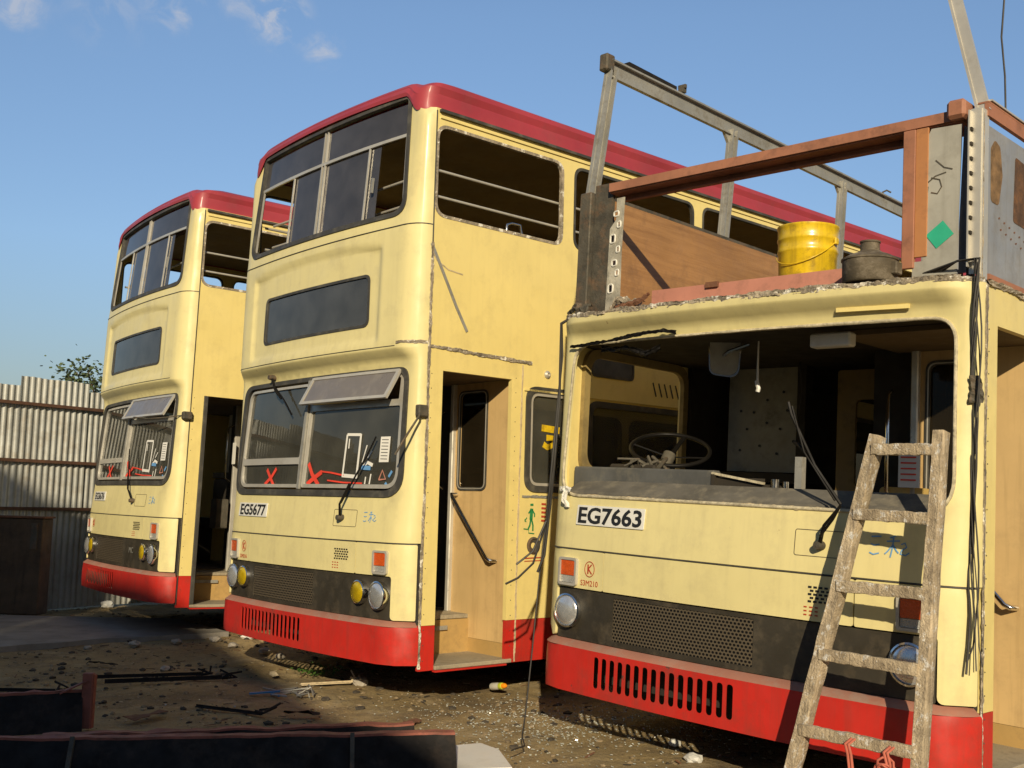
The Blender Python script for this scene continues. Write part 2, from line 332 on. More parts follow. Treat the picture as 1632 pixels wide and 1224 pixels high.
# ------------------------------------------------------------ shape of the bus body
XC,RX,RY,LC=1.05,.20,.16,.29
YS=-.035+.05*XC*XC+RY     # where the side begins (0.18)
def sst(a,b,x):
    t=min(1,max(0,(x-a)/(b-a))); return t*t*(3-2*t)
RZ=[0,1.05,1.36,2.25,2.30,2.345,2.37,3.2,3.33,4.2,4.35]; RV=[0,0,.03,.085,.07,.02,0,.015,.035,.10,.16]
def plan(u):
    s=-1 if u<0 else 1; a=abs(u)
    if a<=XC: return s*a,-.035+.05*a*a,1.
    if a<=XC+LC:
        t=(a-XC)/LC*math.pi/2; return s*(XC+RX*math.sin(t)),-.035+.05*XC*XC+RY*(1-math.cos(t)),1-sst(XC,XC+LC*.9,a)
    return s*(XC+RX),YS+a-XC-LC,0.
def relief(u,z):
    "shallow pressed recess around the destination window"
    if not 2.38<z<3.2: return 0
    top=3.07+.05*(1-(u/.8)**2 if abs(u)<.8 else 0)
    return .022*sst(-.97,-.90,u)*(1-sst(.83,.90,u))*sst(2.40,2.47,z)*(1-sst(top,top+.05,z))
def FP(u,z):
    x,y,w=plan(u); return Vector((x,y+float(np.interp(z,RZ,RV))*w+relief(u,z)*w,z))
def FM(u,z,off=0):
    p=FP(u,z)
    a=FP(u+.01,z)-FP(u-.01,z); b=FP(u,z+.01)-FP(u,z-.01); n=a.cross(b).normalized()
    return p+n*off
def FLAT(dy):   # smooth front surface pushed back, without the recess
    return lambda u,z,off=0: Vector((plan(u)[0],plan(u)[1]+float(np.interp(z,RZ,RV))*plan(u)[2]+dy-off,z))
def SM(side): return (lambda a,z,off=0: Vector((1.25+off,a,z))) if side>0 else (lambda a,z,off=0: Vector((-1.25-off,-a,z)))
# (left side uses a=-y so that winding stays outward)
def YM(y0,sgn=1): return lambda x,z,off=0: Vector((x,y0-off,z))    # board facing the front
def flipy(poly): return [(-a,b) for a,b in reversed(poly)]
def strokes(name,lines,fmap,w,m,parent,off=.003,th=.0015):
    "painted or applied strokes lying on a surface"
    mb=MB()
    for ln in lines:
        ww=w
        if isinstance(ln,tuple) and isinstance(ln[0],list): ln,ww=ln
        P2=[Vector(p) for p in ln]; D=[P2[0]]
        for a,b in zip(P2,P2[1:]):
            k=max(1,int((b-a).length/.04))
            for j in range(1,k+1): D.append(a.lerp(b,j/k))
        Lf=[];Rt=[]
        for i,p in enumerate(D):
            t=(D[min(i+1,len(D)-1)]-D[max(i-1,0)]).normalized(); n=Vector((-t.y,t.x))*ww/2
            Lf.append(p+n); Rt.append(p-n)
        V=[fmap(q.x,q.y,off+th) for q in Lf]+[fmap(q.x,q.y,off+th) for q in Rt]+[fmap(q.x,q.y,off) for q in Lf]+[fmap(q.x,q.y,off) for q in Rt]; k=len(D); F=[]
        for i in range(k-1): F+=[(k+i,k+i+1,i+1,i),(2*k+i,2*k+i+1,3*k+i+1,3*k+i),(i,i+1,2*k+i+1,2*k+i),(3*k+i,3*k+i+1,k+i+1,k+i)]
        F+=[(0,2*k,3*k,k),(k-1,2*k-1,4*k-1,3*k-1)]
        mb.add(V,F)
    return mb.build(name,m,parent,None)
DG=None
def text(name,txt,u,z,h,fmap,m,parent,bold=.0,sx=1,off=.004,th=.002,align='LEFT',rot=0):
    c=bpy.data.curves.new('txt','FONT'); c.body=txt; c.size=1; c.offset=bold; c.extrude=.01; c.align_x=align; c.resolution_u=3
    o=bpy.data.objects.new('txt',c); COL.objects.link(o); bpy.context.view_layer.update()
    me=bpy.data.meshes.new_from_object(o.evaluated_get(bpy.context.evaluated_depsgraph_get())); bpy.data.objects.remove(o); bpy.data.curves.remove(c)
    s=h/.69; cr_,sr_=math.cos(rot),math.sin(rot)
    for v in me.vertices:
        x,y=v.co.x*s*sx,v.co.y*s; x,y=x*cr_-y*sr_,x*sr_+y*cr_
        v.co=fmap(u+x,z+y,off+(th if v.co.z>0 else 0))
    me.materials.clear(); me.materials.append(m); me.name=name
    return link(bpy.data.objects.new(name,me),parent)
def ring_path(poly,fmap,off): return [fmap(a,b,off) for a,b in poly]
def frame(name,outer,inner,fmap,m,parent,th=.02,off=.006,step=.1): return sheet(name,outer,[inner],fmap,m,parent,th,step,off=off,smooth=40)
LEN=10.4
# window and door layout (bus frame, metres)
UW=rr([(-1.10,3.295),(1.10,3.295),(1.045,4.182),(-1.045,4.172)],[.13,.13,.04,.04])
UWI=rr([(-1.065,3.33),(1.065,3.33),(1.012,4.157),(-1.012,4.147)],[.11,.11,.03,.03])
WS=rr([(-1.155,1.36),(1.165,1.36),(1.15,2.25),(-1.13,2.25)],[.15,.17,.13,.12])
WSI=rr([(-1.11,1.405),(1.12,1.405),(1.105,2.215),(-1.085,2.215)],[.12,.14,.1,.1])
DW=rr([(-.74,2.545),(.755,2.545),(.745,2.925),(-.735,2.925)],.06)
DWI=rr([(-.72,2.565),(.735,2.565),(.725,2.905),(-.715,2.905)],.05)
BAYS=[(.19,1.40),(1.52,2.95),(3.07,4.5),(4.62,6.05),(6.17,7.6),(7.72,9.15)]
LBAY=[(1.08,1.62),(1.72,2.95),(3.07,4.5),(4.62,6.05),(6.17,7.6),(7.72,9.15)]
def light(root,name,x,z,r,m,rimm,depth=.03):
    "round lamp facing the front"
    x0,y0,_=plan(x); T=Matrix.Translation((x0,y0-.004,z))@Matrix.Rotation(math.radians(90),4,'X')
    rim=MB().lathe([(r*1.02,-.03),(r*1.10,0),(r*1.08,.022),(r*.98,.026),(r*.96,.012)],32,T).build(name,rimm,root,40)
    prof=[(r*.97*math.cos(a),.012+depth*math.sin(a)) for a in [i*math.pi/16 for i in range(9)]]
    MB().lathe(prof,32,T).build('lens',m,rim,60); return rim
def build_front_low(root,k):
    "bumper, radiator panel, lamps and lower panels: the same on every bus"
    slots=[rr([(u-.0195,.325),(u+.0195,.325),(u+.0195,.492),(u-.0195,.492)],.0195,4) for u in np.linspace(-.735,.145,16)]
    def BMAP(u,z,off=0):
        x,y,w=plan(u); q=.028*w+.012*sst(1.05,1.25,abs(u))*0
        return FM(u,z,off)+Vector((0,-.03*w,0))
    if k=='C': slots_=slots
    else: slots_=slots
    sheet('bumper',rect(-1.30,.275,1.325,.52,.02),slots_,BMAP,RED,root,.007,.12,us=[1.06,1.12,1.18,1.24,1.3,-1.06,-1.12,-1.18,-1.24],off=.012)
    mb=MB(); n=60; V=[];F=[]
    for i in range(n+1):
        u=-1.295+2.61*i/n; a=BMAP(u,.52,.012); b=BMAP(u,.552,-.03); c=BMAP(u,.552,-.09); d=BMAP(u,.518,-.012)
        V+=[a,b,c,d]
    for i in range(n):
        for j in range(3): F.append((i*4+j,(i+1)*4+j,(i+1)*4+j+1,i*4+j+1))
    mb.add(V,F).build('bumper_ledge',REDTOP,root,50)
    hexes=rect(-.675,.583,.232,.812,.01)
    hl=[rect(x-.075,.66,x+.075,.80,.07) for x in ()]
    sheet('grille_panel',rect(-1.115,.556,1.112,.835,.015),[hexes],FM,BLACKP,root,.015,.14,off=-.012)
    sheet('radiator_mesh',hexes,[],FM,MESHM,root,.01,.14,off=-.016)
    sheet('bonnet_flap',rect(-.748,.842,.745,1.053,.012),[],FM,CREAMD,root,.018,.12,off=.002)
    for s in (-1,1):
        poly=[(.752,.842),(1.118,.842),(1.118,.56),(1.30,.56),(1.30,1.053),(.752,1.053)]
        rads=[.01,.02,.03,.012,.012,.012]
        poly=rr(poly,rads,4)
        if s<0: poly=flipy(poly)
        sheet('corner_panel',poly,[],FM,CREAMD,root,.018,.1,us=[s*x for x in (1.08,1.13,1.18,1.23,1.27)],off=.002)
    # dark backing so that the gaps between panels read as gaps
    sheet('backing_plate',rect(-1.30,.53,1.30,1.08),[],FLAT(.05),UNDER,root,.01,.15)
    for s in (-1,1):
        light(root,'headlight',s*1.012,.712,.088,HEADL,CHROME)
        if k!='C': light(root,'fog_light',s*.812,.722,.074,YELL,CHROME,.028)
        # indicator: chrome bezel, amber over clear lens
        uc=s*1.02; fr=frame('indicator',rect(uc-.072,.852,uc+.072,1.008,.02),rect(uc-.058,.866,uc+.058,.994,.012),FM,ALU,root,.03,.022,.05)
        sheet('amber_lens',rect(uc-.056,.909,uc+.056,.992,.006),[],FM,AMBER,fr,.03,.05,off=.016)
        sheet('clear_lens',rect(uc-.056,.868,uc+.056,.906,.006),[],FM,CLEARL,fr,.03,.05,off=.012)
    # small louvred air grille on the flap
    uc0=.505 if k!='C' else .525
    rows=[]
    for r in range(5):
        for c in range(6):
            x=uc0+.0+c*.027+(r%2)*.010; rows.append([(x,.932+r*.0165),(x+.017,.932+r*.0165)])
    strokes('air_grille',rows,FM,.0095,BLACKT,root,.0035)
    strokes('flap_lettering',[[(uc0-.02+j*.028,.905-i*.018),(uc0-.005+j*.028,.905-i*.018)] for i in range(3) for j in range(3)],FM,.006,REDT,root,.0035)
    # circled K badge and fleet number
    cxk,czk=-.855,.955; th=[i*2*math.pi/28 for i in range(29)]
    lines=[[(cxk+.038*math.cos(t),czk+.042*math.sin(t)) for t in th],([(cxk-.012,czk-.026),(cxk-.012,czk+.026)],.009),([(cxk-.012,czk),(cxk+.016,czk+.026)],.007),([(cxk-.012,czk+.004),(cxk+.018,czk-.026)],.007)]
    strokes('circled_letter_badge',lines,FM,.004,REDT,root,.004)
def beads(root,k):
    def bead(z,u0,u1,r=.0035,m=RUBBER,name='seam_bead'):
        MB().tube([FM(u,z,.001) for u in np.linspace(u0,u1,60)],r,6).build(name,m,root,60)
    bead(1.058,-1.3,1.3,.0035)
    if k!='C':
        bead(3.222,-1.34,1.34,.004); bead(2.385,-1.2,1.07,.003)
def plate(root,txt,u0,z0,u1,z1,tilt=0):
    p=sheet('number_plate',rect(u0,z0,u1,z1,.006),[],FM,WHITE,root,.006,.1,off=.009)
    text('plate_lettering',txt,(u0+u1)/2,z0+.013,(z1-z0)-.026,FM,BLACKT,p,bold=.024,sx=1.26,off=.0095,align='CENTER')
def scrib(root,u,z,s=1,m=None):
    "blue chalk handwriting: three strokes and a second sign"
    A=[[(0,.055),(.035,.058)],[(0,.03),(.012,.026),(.03,.03)],[(-.004,0),(.01,-.006),(.03,.0)],
       [(.085,.062),(.065,.054)],[(.055,.042),(.10,.046)],[(.078,.056),(.076,.02),(.07,-.012)],[(.076,.03),(.06,.008),(.05,-.002)],[(.078,.03),(.09,.012),(.098,.004)],
       [(.105,.034),(.118,.04),(.124,.026),(.108,.014),(.104,.002),(.122,-.002),(.134,.008)]]
    for B_ in (A[:3],A[3:]): strokes('chalk_character',[[(u+x*s,z+y*s) for x,y in l] for l in B_],FM,.0045*s,m or BLUET,root,.003,.001)
def wiper(root,pts,blade,m=None,off=.05):
    m=m or RUBBER
    a=MB(); P3=[FM(u,z,o) for u,z,o in pts]; a.tube(P3,[.011]+[.008]*(len(P3)-2)+[.006],6)
    w=a.build('wiper',WIPERM,root,40)
    b=MB(); b.tube([FM(u,z,o) for u,z,o in blade],.0065,6); b.build('blade',WIPERM,w,40)
    T=MB(); p=P3[0]; T.lathe([(.0,.03),(.018,.028),(.022,0),(.022,-.03)],14,Matrix.Translation(p)@Matrix.Rotation(R_(90),4,'X')); T.build('spindle',DARKM,w,40)
    return w
def side_body(root,k,side):
    M_=SM(side); fl=(lambda p:p) if side>0 else flipy
    top=4.05 if k!='C' else 2.40
    holes=[]
    if k!='C':
        for a,b in BAYS: holes.append(rr([(a,3.29),(b,3.29),(b,3.935),(a,3.935)],[.10,.10,.10,.10]))
    lb=LBAY if side>0 else LBAY[1:]
    for i,(a,b) in enumerate(lb):
        holes.append(rr([(a,1.44),(b,1.44),(b,2.185 if side>0 and i==0 else 2.13),(a,2.185 if side>0 and i==0 else 2.13)],[.1]*4))
    if side<0: holes.append(rr([(.27,1.50),(1.27,1.50),(1.27,2.24),(.27,2.24)],[.12]*4))
    y0=YS+.001
    if side>0: outl=[(y0,.528),(.305,.528),(.305,2.228),(.93,2.228),(.93,.528),(LEN,.528),(LEN,top),(y0,top)]
    else: outl=[(y0,.528),(LEN,.528),(LEN,top),(y0,top)]
    sheet('side_panel',fl(outl),[fl(h) for h in holes],M_,CREAM,root,.035,.6,smooth=30)
    if side>0:
        sheet('skirt',[(y0,.235),(.305,.235),(.305,.526),(y0,.526)],[],M_,RED,root,.03,.5)
        sheet('skirt',[(.93,.235),(2.05,.235),(2.05,.526),(.93,.526)],[],M_,RED,root,.03,.5)
    else: sheet('skirt',fl([(y0,.24),(2.05,.24),(2.05,.526),(y0,.526)]),[],M_,RED,root,.03,.5)
    sheet('skirt',fl([(3.15,.235),(7.3,.235),(7.3,.526),(3.15,.526)]),[],M_,RED,root,.03,.8)
    # lower window rubbers
    for i,(a,b) in enumerate(lb):
        t=2.185 if side>0 and i==0 else 2.13
        o=rect(a-.012,1.428,b+.012,t+.012,.11); n=rect(a+.035,1.475,b-.035,t-.035,.075)
        fr=frame('side_window',fl(o),fl(n),M_,RUBBER,root,.02,.012,.3)
        if side>0 and i==0 and k!='A':
            n2=rect(a+.055,1.495,b-.055,t-.055,.06); frame('inner_frame',fl(n),fl(n2),M_,ALU,fr,.02,.008,.3)
        if i<4: sheet('pane',fl(n),[],M_,GL_CLR,fr,.004,.8,off=-.012)
    if k!='C':
        for a,b in BAYS[:4]:
            o=rect(a-.006,3.284,b+.006,3.941,.10); n=rect(a+.016,3.306,b-.016,3.919,.085)
            frame('upper_window_rim',fl(o),fl(n),M_,CUTM if k=='B' and side>0 and a<1 else RUBBER,root,.03,.003,.4)
        for z in (3.445,3.63):
            mb=MB(); x=side*1.19; mb.tube([(x,.22,z),(x,9.2,z)],.011,8); mb.build('window_rail',ALU,root,60)
def roof(root,k):
    prof=[(-.02,0.),(-.028,.03),(-.022,.09),(-.026,.105),(-.012,.155),(.02,.195),(.07,.228),(.16,.252),(.4,.272),(.8,.285),(1.2,.29)]
    us=list(np.linspace(-1.34,-1.02,17))+list(np.linspace(-1.0,1.0,33))+list(np.linspace(1.02,1.34,17))
    rear=[YS+d for d in (.1,1,2.5,4,6,8)]+[LEN]
    us=[-(XC+LC+(y-YS)) for y in reversed(rear)]+us+[XC+LC+(y-YS) for y in rear]
    V=[];F=[]
    for u in us:
        x,y,w=plan(u); f=1-sst(.99,1.14,abs(u)); zf=4.192-.016*u*u if abs(u)<1.2 else 4.15
        for d,h in prof:
            h2=min(1,h/.29); zs=4.038+.29*h2**.85; zt=4.318-.03*(min(abs(u),1.05))**2*(1-h2) 
            zfz=zf+(4.334-zf)*(h2**.8); z=zs*(1-f)+zfz*f
            dd=d*(1 if f<.5 else 1)
            xx=x-math.copysign(max(0,dd),x)*min(1,abs(x)/XC) if d>0 else x-math.copysign(d,x)*(1-w if abs(u)>XC else 0)
            if d>0: xx=x*(1-min(dd,1.2)/1.25)
            w2=1. if abs(u)<=XC+LC else max(0.,1-(y-YS)/2.3)
            wq=w+(w2-w)*(.45 if d<=0 else min(1,.45+d/.12))
            yy=y+(dd*(1.15 if d>0 else 1))*wq+float(np.interp(z,RZ,RV))*wq
            V.append((xx,yy,z))
    n=len(prof)
    for i in range(len(us)-1):
        for j in range(n-1): F.append((i*n+j,(i+1)*n+j,(i+1)*n+j+1,i*n+j+1))
    m=mesh_obj('roof',V,F,ROOFR,root,28)
    # cantrail lip below the roof, seen dark under the gutter
    for s in (-1,1):
        MB().bar((s*1.262,YS+.02,4.03),(s*1.262,LEN,4.03),.03,.02).build('rain_gutter',RUBBER,root)
        MB().bar((s*1.254,YS+.03,3.985),(s*1.254,LEN,3.985),.014,.012).build('cantrail_bead',CREAM,root)
def interior(root,k):
    up=k!='C'
    mb=MB()
    mb.box((-1.2,.35,.50),(.45,LEN-.1,.545)); mb.box((.45,1.05,.50),(1.2,LEN-.1,.545)); mb.build('lower_floor',INBR,root)
    MB().box((-1.21,.16,2.26),(1.21,LEN-.05,2.36)).build('upper_deck_floor',INNER if k=='C' else INBR,root)
    MB().box((-1.2,LEN-.06,.3),(1.2,LEN,4.04 if up else 2.4)).build('rear_panel',CREAM,root)
    mb=MB(); mb.box((-1.12,.16,.32),(.4,LEN-.1,.46)); mb.box((.4,1.1,.32),(1.12,LEN-.1,.46)); mb.box((-.9,.3,.2),(.2,3,.32)); mb.build('chassis',UNDER,root)
    for y in (2.6,8.0):
        for s in (-1,1):
            T=Matrix.Translation((s*.98,y,.48-(.068 if k=='A' else 0)))@Matrix.Rotation(R_(90),4,'Y')
            w=MB().lathe([(.30,-.13),(.44,-.14),(.48,-.10),(.48,.10),(.44,.14),(.30,.13)],32,T).build('wheel',TYRE,root,40)
            MB().lathe([(.0,-.05),(.12,-.05),(.2,.0),(.30,-.1),(.31,.1),(.2,.05),(.12,.09),(0,.09)],24,T).build('rim',CREAMIN,w,40)
    if up:
        MB().box((-1.2,.42,4.06),(1.2,LEN-.1,4.10)).build('upper_ceiling',UPIN,root)
        mb=MB()
        for z in (3.445,3.63): mb.tube([(-1.08,.24,z),(1.08,.24,z)],.011,8)
        mb.build('front_window_rail',ALU,root,60)
        mb=MB(); mb.box((-.14,8.9,2.36),(1.2,8.95,3.9)); mb.build('staircase_panel',INBR,root)
    if up:
        MB().box((-1.205,.29,1.50),(-1.17,.39,2.26)).build('cab_post',YPOST,root); MB().box((-1.19,.25,1.70),(-1.17,1.3,1.745)).build('cab_window_bar',CREAMD,root)
    # cab: seat pan, partition behind the driver
    s=MB(); s.box((-1.0,.95,.95),(-.5,1.4,1.05),0,.02); s.box((-1.0,1.36,1.05),(-.5,1.44,1.5),0,.02); s.box((-.85,1.05,.545),(-.65,1.25,.95)); s.build('driver_seat',INNER,root)
    sh=sheet('cab_partition',rect(-1.0,1.58,-.42,2.26),[],YM(1.5),BOARDG,root,.02,.5)
    MB().box((-1.02,1.36,1.51),(-.33,1.56,1.57)).build('partition_shelf',INNER,root)
    MB().box((-.46,1.46,.545),(-.40,1.54,2.26)).build('partition_post',INNER,root)
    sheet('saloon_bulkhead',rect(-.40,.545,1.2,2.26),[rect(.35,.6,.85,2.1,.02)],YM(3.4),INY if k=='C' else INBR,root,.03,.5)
def entrance(root,k):
    "stepped doorway with folded door leaf, pole and rails"
    # step well
    MB().box((.42,.31,.235),(1.262,.985,.262),0,.004).build('step',TREAD,root)
    MB().box((1.235,.306,.222),(1.272,.93,.2335)).build('step_edge',RED,root)
    MB().box((.45,.31,.50),(.79,.97,.53),0,.004).build('step',TREAD,root)
    r=sheet('step_riser',[(-.97,.262),(-.31,.262),(-.31,.498),(-.97,.498)],[],lambda a,z,off=0:Vector((.80+off,-a,z)) ,TAND,root,.015,.4)
    MB().box((.82,.5,.43),(.824,.75,.46)).build('kick_plate',ALUD,r)
    sheet('kick_board',rect(.80,.262,1.215,.36),[],YM(.962),TAND,root,.01,.4)
    leaf=sheet('door_leaf',rect(.585,.362,1.215,2.24),[rect(.63,1.445,.945,2.165,.05)],YM(.962),TAN,root,.028,.4)
    fr=frame('window_rubber',rect(.615,1.43,.96,2.18,.06),rect(.64,1.455,.935,2.155,.045),YM(.962),RUBBER,leaf,.012,.008,.3)
    sheet('pane',rect(.64,1.455,.935,2.155,.045),[],YM(.972),GL_DOOR,leaf,.004,.5)
    frame('window_bead',rect(.628,1.443,.947,2.167,.05),rect(.634,1.449,.941,2.161,.047),YM(.962),ALU,leaf,.006,.011,.3)
    mb=MB(); mb.tube([(.63,.955,1.40),(.63,.90,1.40),(.64,.90,1.385),(1.06,.90,.945),(1.085,.90,.935),(1.10,.955,.93)],.0135,10); mb.build('handrail',CHROME,root,60)
    mb=MB(); mb.box((.545,.93,.53),(.585,.985,2.24),0,.006); mb.build('door_pillar',ALU,root)
    mb=MB(); mb.tube([(.43,.97,2.03),(.43,.91,2.0),(.43,.91,1.48),(.43,.97,1.44)],.012,8); mb.build('grab_rail',CHROME,root,60)
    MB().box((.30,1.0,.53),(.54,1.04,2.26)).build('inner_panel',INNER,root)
    # pillar lining at both door edges and the header
    MB().box((1.14,.31,.262),(1.213,.325,2.226)).build('door_jamb',INNER if k=='A' else DARKM,root)
    MB().box((.45,.312,2.232),(1.213,.98,2.258)).build('door_header',INBR,root)
def riv(root,pts,r=.0045,m=None,name='rivets'):
    mb=MB()
    for p,n in pts:
        n=Vector(n); q=n.to_track_quat('Z','Y').to_matrix().to_4x4(); mb.lathe([(r,0),(r*.7,r*.6),(0.0005,r*.8)],6,Matrix.Translation(p)@q)
    return mb.build(name,m or ALUD,root,60)
def rough_strip(name,path,width,parent,m=CUTM,seed=0,lift=.012,seg=.009,nrm=None,across=None,jit=1.0):
    "torn, peeled strip of metal following a path; width direction given"
    rnd=random.Random(seed); pts=[]
    for a,b in zip(path,path[1:]):
        a=Vector(a);b=Vector(b);k=max(1,int((b-a).length/seg)); pts+=[a.lerp(b,j/k) for j in range(k)]
    pts.append(Vector(path[-1])); V=[];F=[];T_=(-.5,-.44,-.2,.02,.22,.43,.5); n=len(T_); L0=0
    N1=lambda a,b: noise.noise(Vector((a,b,seed*1.7)))
    for i,p in enumerate(pts):
        nn=Vector(nrm(p) if callable(nrm) else nrm).normalized(); ac=Vector(across(p) if callable(across) else across).normalized()
        t=i*seg; w=width*(1+.45*jit*N1(t*9,0)+.35*jit*N1(t*34,3)); sh=width*jit*(.22*N1(t*6,7)+.15*N1(t*41,5))
        for j,q in enumerate(T_):
            e=0 if j in (0,n-1) else 1
            h=lift*(.45+.5*N1(t*13,j*.7+20)+.5*N1(t*55,j*1.3+9)) if e else -lift*.25
            V.append(p+ac*(w*q+sh+.12*width*N1(t*60,j+40))+nn*h)
    for i in range(len(pts)-1):
        for j in range(n-1): F.append((i*n+j,i*n+j+1,(i+1)*n+j+1,(i+1)*n+j))
    return mesh_obj(name,V,F,m,parent,None)
def windscreen_glazed(root,k):
    ws=frame('windscreen',WS,WSI,FM,RUBBER,root,.04,.012,.08)
    W2=rr([(-1.095,1.42),(-.075,1.42),(-.05,2.20),(-1.07,2.20)],[.1,.02,.02,.09]); W2i=rr([(-1.07,1.645),(-.10,1.645),(-.075,2.18),(-1.05,2.18)],[.02,.02,.02,.07])
    W2j=rr([(-1.07,1.445),(-.10,1.445),(-.10,1.595),(-1.07,1.595)],[.08,.01,.01,.01])
    fr=sheet('pane_frame',W2,[W2i,W2j],FM,ALU,ws,.02,.08,off=-.002,smooth=40)
    W3=rr([(-.035,1.42),(1.105,1.42),(1.09,2.205),(-.01,2.205)],[.02,.12,.09,.02]); W3i=rr([(-.008,1.447),(1.08,1.447),(1.065,1.985),(.01,1.985)],[.01,.1,.02,.01]); W3j=rr([(.012,2.03),(1.045,2.03),(1.05,2.18),(.014,2.18)],[.01]*4)
    f3=sheet('pane_frame',W3,[W3i,W3j],FM,ALU,ws,.02,.08,off=-.002,smooth=40)
    sheet('pane',W2i,[],FM,GL_CLR,ws,.005,.12,off=-.02); sheet('pane',W2j,[],FM,GL_CLR,ws,.005,.12,off=-.02); sheet('pane',W3i,[],FM,GL_CLR,ws,.005,.12,off=-.02)
    MB().bar(FM(-.055,1.41,.006),FM(-.03,2.22,.006),.03,.02,(0,-1,0)).build('centre_post',ALUD,ws)
    # top hung vent, swung open
    hinge=2.235
    def VM(x,t,off=0):
        p=FM(x,hinge,.02); return p+Vector((0,-.42*t,-.907*t))*.225+Vector((0,-.907,.42))*off
    v=frame('hinged_vent',rect(.02,0,1.06,1,.0) and rr([(.02,1),(1.06-.0,1),(1.06,0),(.02,0)][::-1],[.02]*4),rr([(.05,.1),(1.03,.1),(1.03,.9),(.05,.9)],[.02]*4),lambda x,t,off=0:VM(x-(.03*t),t,off),ALU,ws,.02,.0,.12)
    sheet('vent_pane',rr([(.05,.1),(1.03,.1),(1.03,.9),(.05,.9)],[.02]*4),[],lambda x,t,off=0:VM(x-(.03*t),t,off),VENTG,v,.008,.12,off=-.006)
    return ws
VENTG=mat('dusty_tinted_acrylic',(.17,.15,.13),.35,var=.1,dirt=(.3,.27,.22),da=.5,ds=7,coat=.4)
def upper_window(root,k):
    uw=frame('upper_front_window',UW,UWI,FM,RUBBER,root,.04,.01,.08)
    top1=rr([(-1.03,3.91),(-.02,3.91),(-.02,4.13),(-1.013,4.13)],0); top2=rr([(.02,3.91),(1.03,3.91),(1.013,4.13),(.02,4.13)],0)
    for t in (top1,top2): sheet('pane',t,[],FM,GL_DARK,uw,.005,.15,off=-.02)
    sheet('pane',rr([(-.46,3.33),(-.02,3.33),(-.02,3.875),(-.44,3.875)],0),[],FM,GL_DARK,uw,.005,.15,off=-.024)
    sheet('pane',rr([(.02,3.33),(.72,3.33),(.72,3.875),(.02,3.875)],0),[],FM,GL_DARK,uw,.005,.15,off=-.024)
    mb=MB()
    def bar(a,b,w=.016,h=.03):
        n=8; P_=[FM(a[0]+(b[0]-a[0])*i/n,a[1]+(b[1]-a[1])*i/n,-.012) for i in range(n+1)]
        up=(0,-1,0)
        for p,q in zip(P_,P_[1:]): mb.bar(p,q+(q-p)*.02,w,h,up)
    bar((-1.05,3.89),(1.05,3.89),.022,.016); mb.build('glazing_bar',ALU,uw)
    mb=MB(); bar((-.022,3.32),(-.018,4.15),.011,.016); bar((.024,3.32),(.020,4.15),.011,.016); mb.build('centre_mullion',ALU,uw)
    for a,b in (((-.455,3.33),(-.45,3.89)),((.60,3.33),(.605,3.89)),((1.045,3.36),(1.015,3.89)),((-1.045,3.36),(-1.015,3.89))):
        mb=MB(); bar(a,b,.012,.012); mb.build('sliding_bar',ALU,uw)
    if k: MB().bar(FM(.70,3.52,.006),FM(.70,3.63,.006),.016,.016,(0,-1,0)).build('latch',ALUD,uw)
def shell(root,k):
    low=1.063
    if k!='C':
        o=rr([(-1.338,low),(1.338,low),(1.338,4.05),(1.15,4.06),(1.10,4.12),(-1.10,4.12),(-1.15,4.06),(-1.338,4.05)],0)
        sheet('front_panel',o,[UW,WS,DW],FM,CREAMD,root,.02,.11,zs=[1.36,2.25,2.28,2.30,2.32,2.345,2.36,2.375,2.42,2.45,2.48,3.05,3.08,3.1,3.13,3.16],us=[.83,.85,.87,.89,.91,-.97,-.95,-.93,-.91,-.89]+[s*x for s in(-1,1) for x in (1.08,1.12,1.16,1.2,1.24,1.28,1.31)],zstep=.09)
        dwf=frame('destination_window',DW,DWI,FM,RUBBER,root,.02,.006,.1)
        sheet('pane',DWI,[],FM,GL_DEST,dwf,.005,.2,off=-.006)
        sheet('blind',rect(-.8,2.5,.8,2.95),[],FLAT(.075),BLIND,dwf,.01,.3)
        strokes('blind_marks',[[(-.55+i*.045,2.83+.012*math.sin(i)),(-.53+i*.045,2.835)] for i in range(24) if i%3]+[[(.3+i*.03,2.62),(.31+i*.03,2.72)] for i in range(7)],FLAT(.064),.006,ALUD,dwf,.0)
    else:
        o=rr([(-1.338,low),(1.338,low),(1.338,2.405),(-1.338,2.405)],0)
        sheet('front_panel',o,[WS],FM,CREAMD,root,.02,.05,zs=[1.36,2.25,2.28,2.30,2.32,2.345,2.36,2.375],us=[s*x for s in(-1,1) for x in (1.08,1.12,1.16,1.2,1.24,1.28,1.31)],zstep=.09)
        rim=MB(); rim.tube([FM(a,b,.004) for a,b in densify(WS,.05)],.009,6,closed=True); rim.build('windscreen_rim',CUTM2,root,60)
CUTM2=mat('scraped_paint_edge',(.5,.44,.3),.7,var=.3,vs=30,dirt=(.1,.08,.05),da=.7,ds=25,bump=.5)
